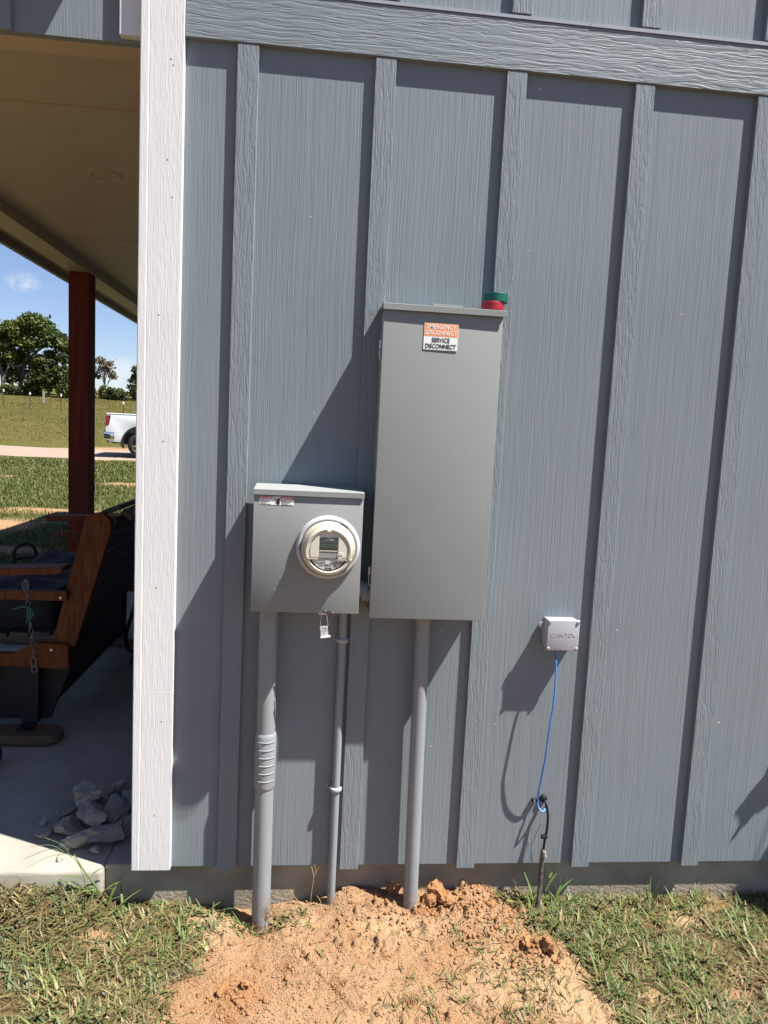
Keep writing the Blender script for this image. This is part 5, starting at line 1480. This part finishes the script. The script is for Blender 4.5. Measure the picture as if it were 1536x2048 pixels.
# bed sides with wheel arches
bed = [(-1.08, 0.56), (-1.09, 0.80), (-1.05, 1.36), (1.05, 1.36), (1.05, 0.50), (0.60, 0.50)] + arch(0, 0.42, 0.55, 8, 172) + [(-0.60, 0.46), (-0.95, 0.48)]
for s in (-1, 1):
    y0, y1 = (-HW, -HW + 0.10) if s < 0 else (HW - 0.10, HW)
    o = obj("bed_side", side_prism(bed, y0, y1), M['truck'], tk, bevel=0.02, segs=3, smooth=40)
    bm = side_prism([(-1.06, 1.361), (-1.05, 1.395), (1.05, 1.395), (1.05, 1.361)], y0 - 0.008, y1 + 0.008)
    obj("bed_rail", bm, M['truck'], o, bevel=0.012, segs=2)
    bm = side_prism(arch(0, 0.42, 0.600, 0, 185, 20) + arch(0, 0.42, 0.535, 185, 0, 20), (y0 - 0.025) if s < 0 else y1 - 0.02, (y0 + 0.02) if s < 0 else y1 + 0.025)
    obj("wheel_flare", bm, M['blackplastic'], o, bevel=0.006)
    bm = side_prism([(-1.095, 0.98), (-1.085, 1.315), (-0.955, 1.330), (-0.945, 1.27), (-0.99, 1.05), (-1.02, 0.985)], (y0 - 0.006) if s < 0 else y1 - 0.10, (y0 + 0.10) if s < 0 else y1 + 0.006)
    lp = obj("tail_lamp", bm, M['lamp'], tk, bevel=0.012, segs=2)
    bm = side_prism([(-0.955, 1.332), (-0.935, 1.335), (-0.925, 1.26), (-0.975, 1.03), (-1.01, 0.97), (-1.02, 0.985), (-0.99, 1.05), (-0.945, 1.27)], (y0 - 0.007) if s < 0 else y1 - 0.05, (y0 + 0.05) if s < 0 else y1 + 0.007)
    obj("lamp_bezel", bm, M['blackplastic'], lp)
    bm = side_prism([(-0.63, 0.50), (-0.53, 0.52), (-0.50, 0.28), (-0.56, 0.28)], (y0 + 0.02) if s < 0 else y1 - 0.06, (y0 + 0.06) if s < 0 else y1 - 0.02)
    obj("mud_flap", bm, M['blackplastic'], tk)
def tbox(name, a, mat, parent=tk, bevel=0.0, segs=2):
    return obox(name, (TX + a[0], TX + a[1], TY + a[2], TY + a[3], TZ + a[4], TZ + a[5]), mat, parent, bevel, None, segs)
tbox("tailgate", (-1.085, -1.02, -HW + 0.101, HW - 0.101, 0.62, 1.385), M['truck'], bevel=0.01)
tbox("bed_floor", (-1.02, 1.05, -HW + 0.101, HW - 0.101, 0.74, 0.80), M['blackplastic'])
tbox("chassis", (-1.0, 4.4, -0.55, 0.55, 0.42, 0.62), M['blackplastic'])
# inner wheel housing so that the arch reads dark
tbox("wheel_housing", (-0.62, 0.62, -0.62, 0.62, 0.40, 0.98), M['blackplastic'])
# rear bumper: chrome corners wrap onto the flank
bm = bmesh.new()
prism(bm, [(TX + a, TY + b) for a, b in ((-1.14, -0.90), (-1.13, -0.965), (-1.10, -1.0), (-0.80, -1.0), (-0.80, -0.93), (-1.08, -0.90), (-1.08, 0.90), (-0.80, 0.93), (-0.80, 1.0), (-1.10, 1.0), (-1.13, 0.965), (-1.14, 0.90))], TZ + 0.55, TZ + 0.80, axis='z')
bp_ = obj("rear_bumper", bm, M['chrome'], tk, bevel=0.015, segs=3, smooth=40)
bm = bmesh.new()
for s in (-1, 1):
    prism(bm, [(TX - 1.12, TZ + 0.575), (TX - 0.93, TZ + 0.575), (TX - 0.93, TZ + 0.71), (TX - 1.12, TZ + 0.735)], TY + s * 0.985, TY + s * 1.006)
prism(bm, [(TX - 1.14, TZ + 0.802), (TX - 0.80, TZ + 0.802), (TX - 0.80, TZ + 0.825), (TX - 1.14, TZ + 0.825)], TY - 0.96, TY + 0.96)
obj("bumper_step", bm, M['blackplastic'], bp_)
bm = bmesh.new()
tube(bm, [tp(-1.05, 0, 0.48), tp(-1.30, 0, 0.46), tp(-1.31, 0, 0.55)], 0.03, 8)
obj("tow_hitch", bm, M['blackplastic'], tk)
# cab and bonnet
cab = [(1.08, 0.50), (1.08, 1.38), (1.20, 1.86), (1.60, 1.93), (2.70, 1.92), (3.30, 1.40), (4.60, 1.30), (4.72, 1.15), (4.74, 0.55), (4.28, 0.50)] + arch(3.70, 0.42, 0.55, 8, 172) + [(3.10, 0.46), (2.9, 0.44)]
obj("cab", side_prism(cab, -HW, HW), M['truck'], tk, bevel=0.03, segs=3, smooth=40)
for s in (-1, 1):
    bm = side_prism([(1.22, 1.42), (1.30, 1.82), (1.95, 1.86), (1.95, 1.42)], s * (HW - 0.01), s * (HW + 0.004)); obj("side_window", bm, M['glass'], tk)
    bm = side_prism([(2.02, 1.42), (2.02, 1.86), (2.65, 1.84), (3.10, 1.42)], s * (HW - 0.01), s * (HW + 0.004)); obj("side_window", bm, M['glass'], tk)
def wheel(cx, s):
    yo = s * (HW - 0.02); yi = s * (HW - 0.29)
    bm = bmesh.new()
    prof = [(0.26, yi), (0.36, yi), (0.40, yi + s * 0.03), (0.405, yi + s * 0.13), (0.40, yo - s * 0.03), (0.36, yo), (0.27, yo), (0.26, yo - s * 0.03)]
    lathe(bm, [(r_, TY + h) for r_, h in prof], (TX + cx, 0, TZ + 0.405), segs=40)
    w = obj("wheel", bm, M['tyre'], tk, smooth=40)
    bm = bmesh.new()
    lathe(bm, [(0.262, TY + yo - s * 0.005), (0.24, TY + yo - s * 0.02), (0.235, TY + yo - s * 0.09), (0.001, TY + yo - s * 0.10)], (TX + cx, 0, TZ + 0.405), segs=32)
    obj("rim", bm, M['blackplastic'], w, smooth=40)
    for k in range(6):
        a = math.radians(60 * k + 14)
        ca_, sa_ = math.cos(a), math.sin(a)
        bm = bmesh.new()
        pts = [(0.05, -0.035), (0.235, -0.022), (0.235, 0.022), (0.05, 0.035)]
        prism(bm, [(TX + cx + p_ * ca_ - q_ * sa_, TZ + 0.405 + p_ * sa_ + q_ * ca_) for p_, q_ in pts], TY + yo - s * 0.07, TY + yo - s * 0.015)
        obj("spoke", bm, M['chrome'] if k % 2 else M['blackplastic'], w)
for cx in (0.0, 3.70):
    for s in (-1, 1):
        wheel(cx, s)

# ---------------------------------------------------------------- unseen plant, made up to cast the shadow at the wall's edge
hb = thing("shadow_caster_plant", "unseen stand-in plant added to cast the shadow at the edge of the siding", "shadow caster", (2.97, -0.37, 1.6))
BX = 2.93
bm = bmesh.new()
lathe(bm, [(0.001, 1.48), (0.11, 1.48), (0.18, 1.66), (0.19, 1.66), (0.19, 1.675), (0.001, 1.675)], (BX, -0.37, 0), axis='z', segs=32)
obj("caster_pot", bm, M['caster_pot'], hb, smooth=40)
bm = bmesh.new()
for a in (0.3, 2.4, 4.5):
    tube(bm, [(BX + 0.17 * math.cos(a), -0.37 + 0.17 * math.sin(a), 1.67), (BX, -0.37, 2.5)], 0.003, 5)
tube(bm, [(BX, -0.37, 2.5), (BX, -0.2, 2.56), (BX, 0.0, 2.52)], 0.006, 6)
obj("caster_hanger", bm, M['black'], hb)
rr = np.random.default_rng(9)
N = 60
aa = rr.uniform(-1.8, 1.8, N)
blades("foliage", BX + 0.12 * np.cos(aa), -0.37 + 0.12 * np.sin(aa), np.full(N, 1.66), rr.uniform(0.12, 0.25, N), rr.uniform(0.015, 0.03, N), aa, rr.uniform(0.1, 1.0, N), rr.uniform(0.6, 1.6, N), pick(GREENS, N, rr), M['grass'], nseg=5, parent=hb)
# one long trailing shoot, shaped to cast the ragged part of the shadow
vn = smooth_path([(BX - 0.10, -0.30, 1.67), (2.74, -0.20, 1.55), (2.50, -0.14, 1.25), (2.32, -0.125, 0.98), (2.20, -0.12, 0.86), (2.12, -0.12, 0.75)], 6)
bm = bmesh.new()
tube(bm, vn, 0.005, 6)
obj("caster_stem", bm, M['straw'], hb, smooth=60)
lv = np.array([(2.24, 0.90, 0.10, 0.035, 3.3, 1.9), (2.22, 0.88, 0.13, 0.045, 3.0, 2.2), (2.20, 0.86, 0.11, 0.04, 3.4, 2.5), (2.26, 0.93, 0.10, 0.04, 2.9, 2.0), (2.27, 0.93, 0.09, 0.04, 0.1, 2.1), (2.17, 0.80, 0.10, 0.022, 3.2, 2.5), (2.30, 0.98, 0.12, 0.05, 3.2, 2.3), (2.21, 0.87, 0.07, 0.035, 0.2, 1.7)])
n8 = len(lv)
blades("caster_leaves", lv[:, 0] - 0.03, np.full(n8, -0.12), lv[:, 1], lv[:, 2] * 1.15, lv[:, 3] * 1.7, lv[:, 4], lv[:, 5], np.full(n8, 0.2), pick(GREENS, n8, rr), M['grass'], nseg=5, parent=hb)
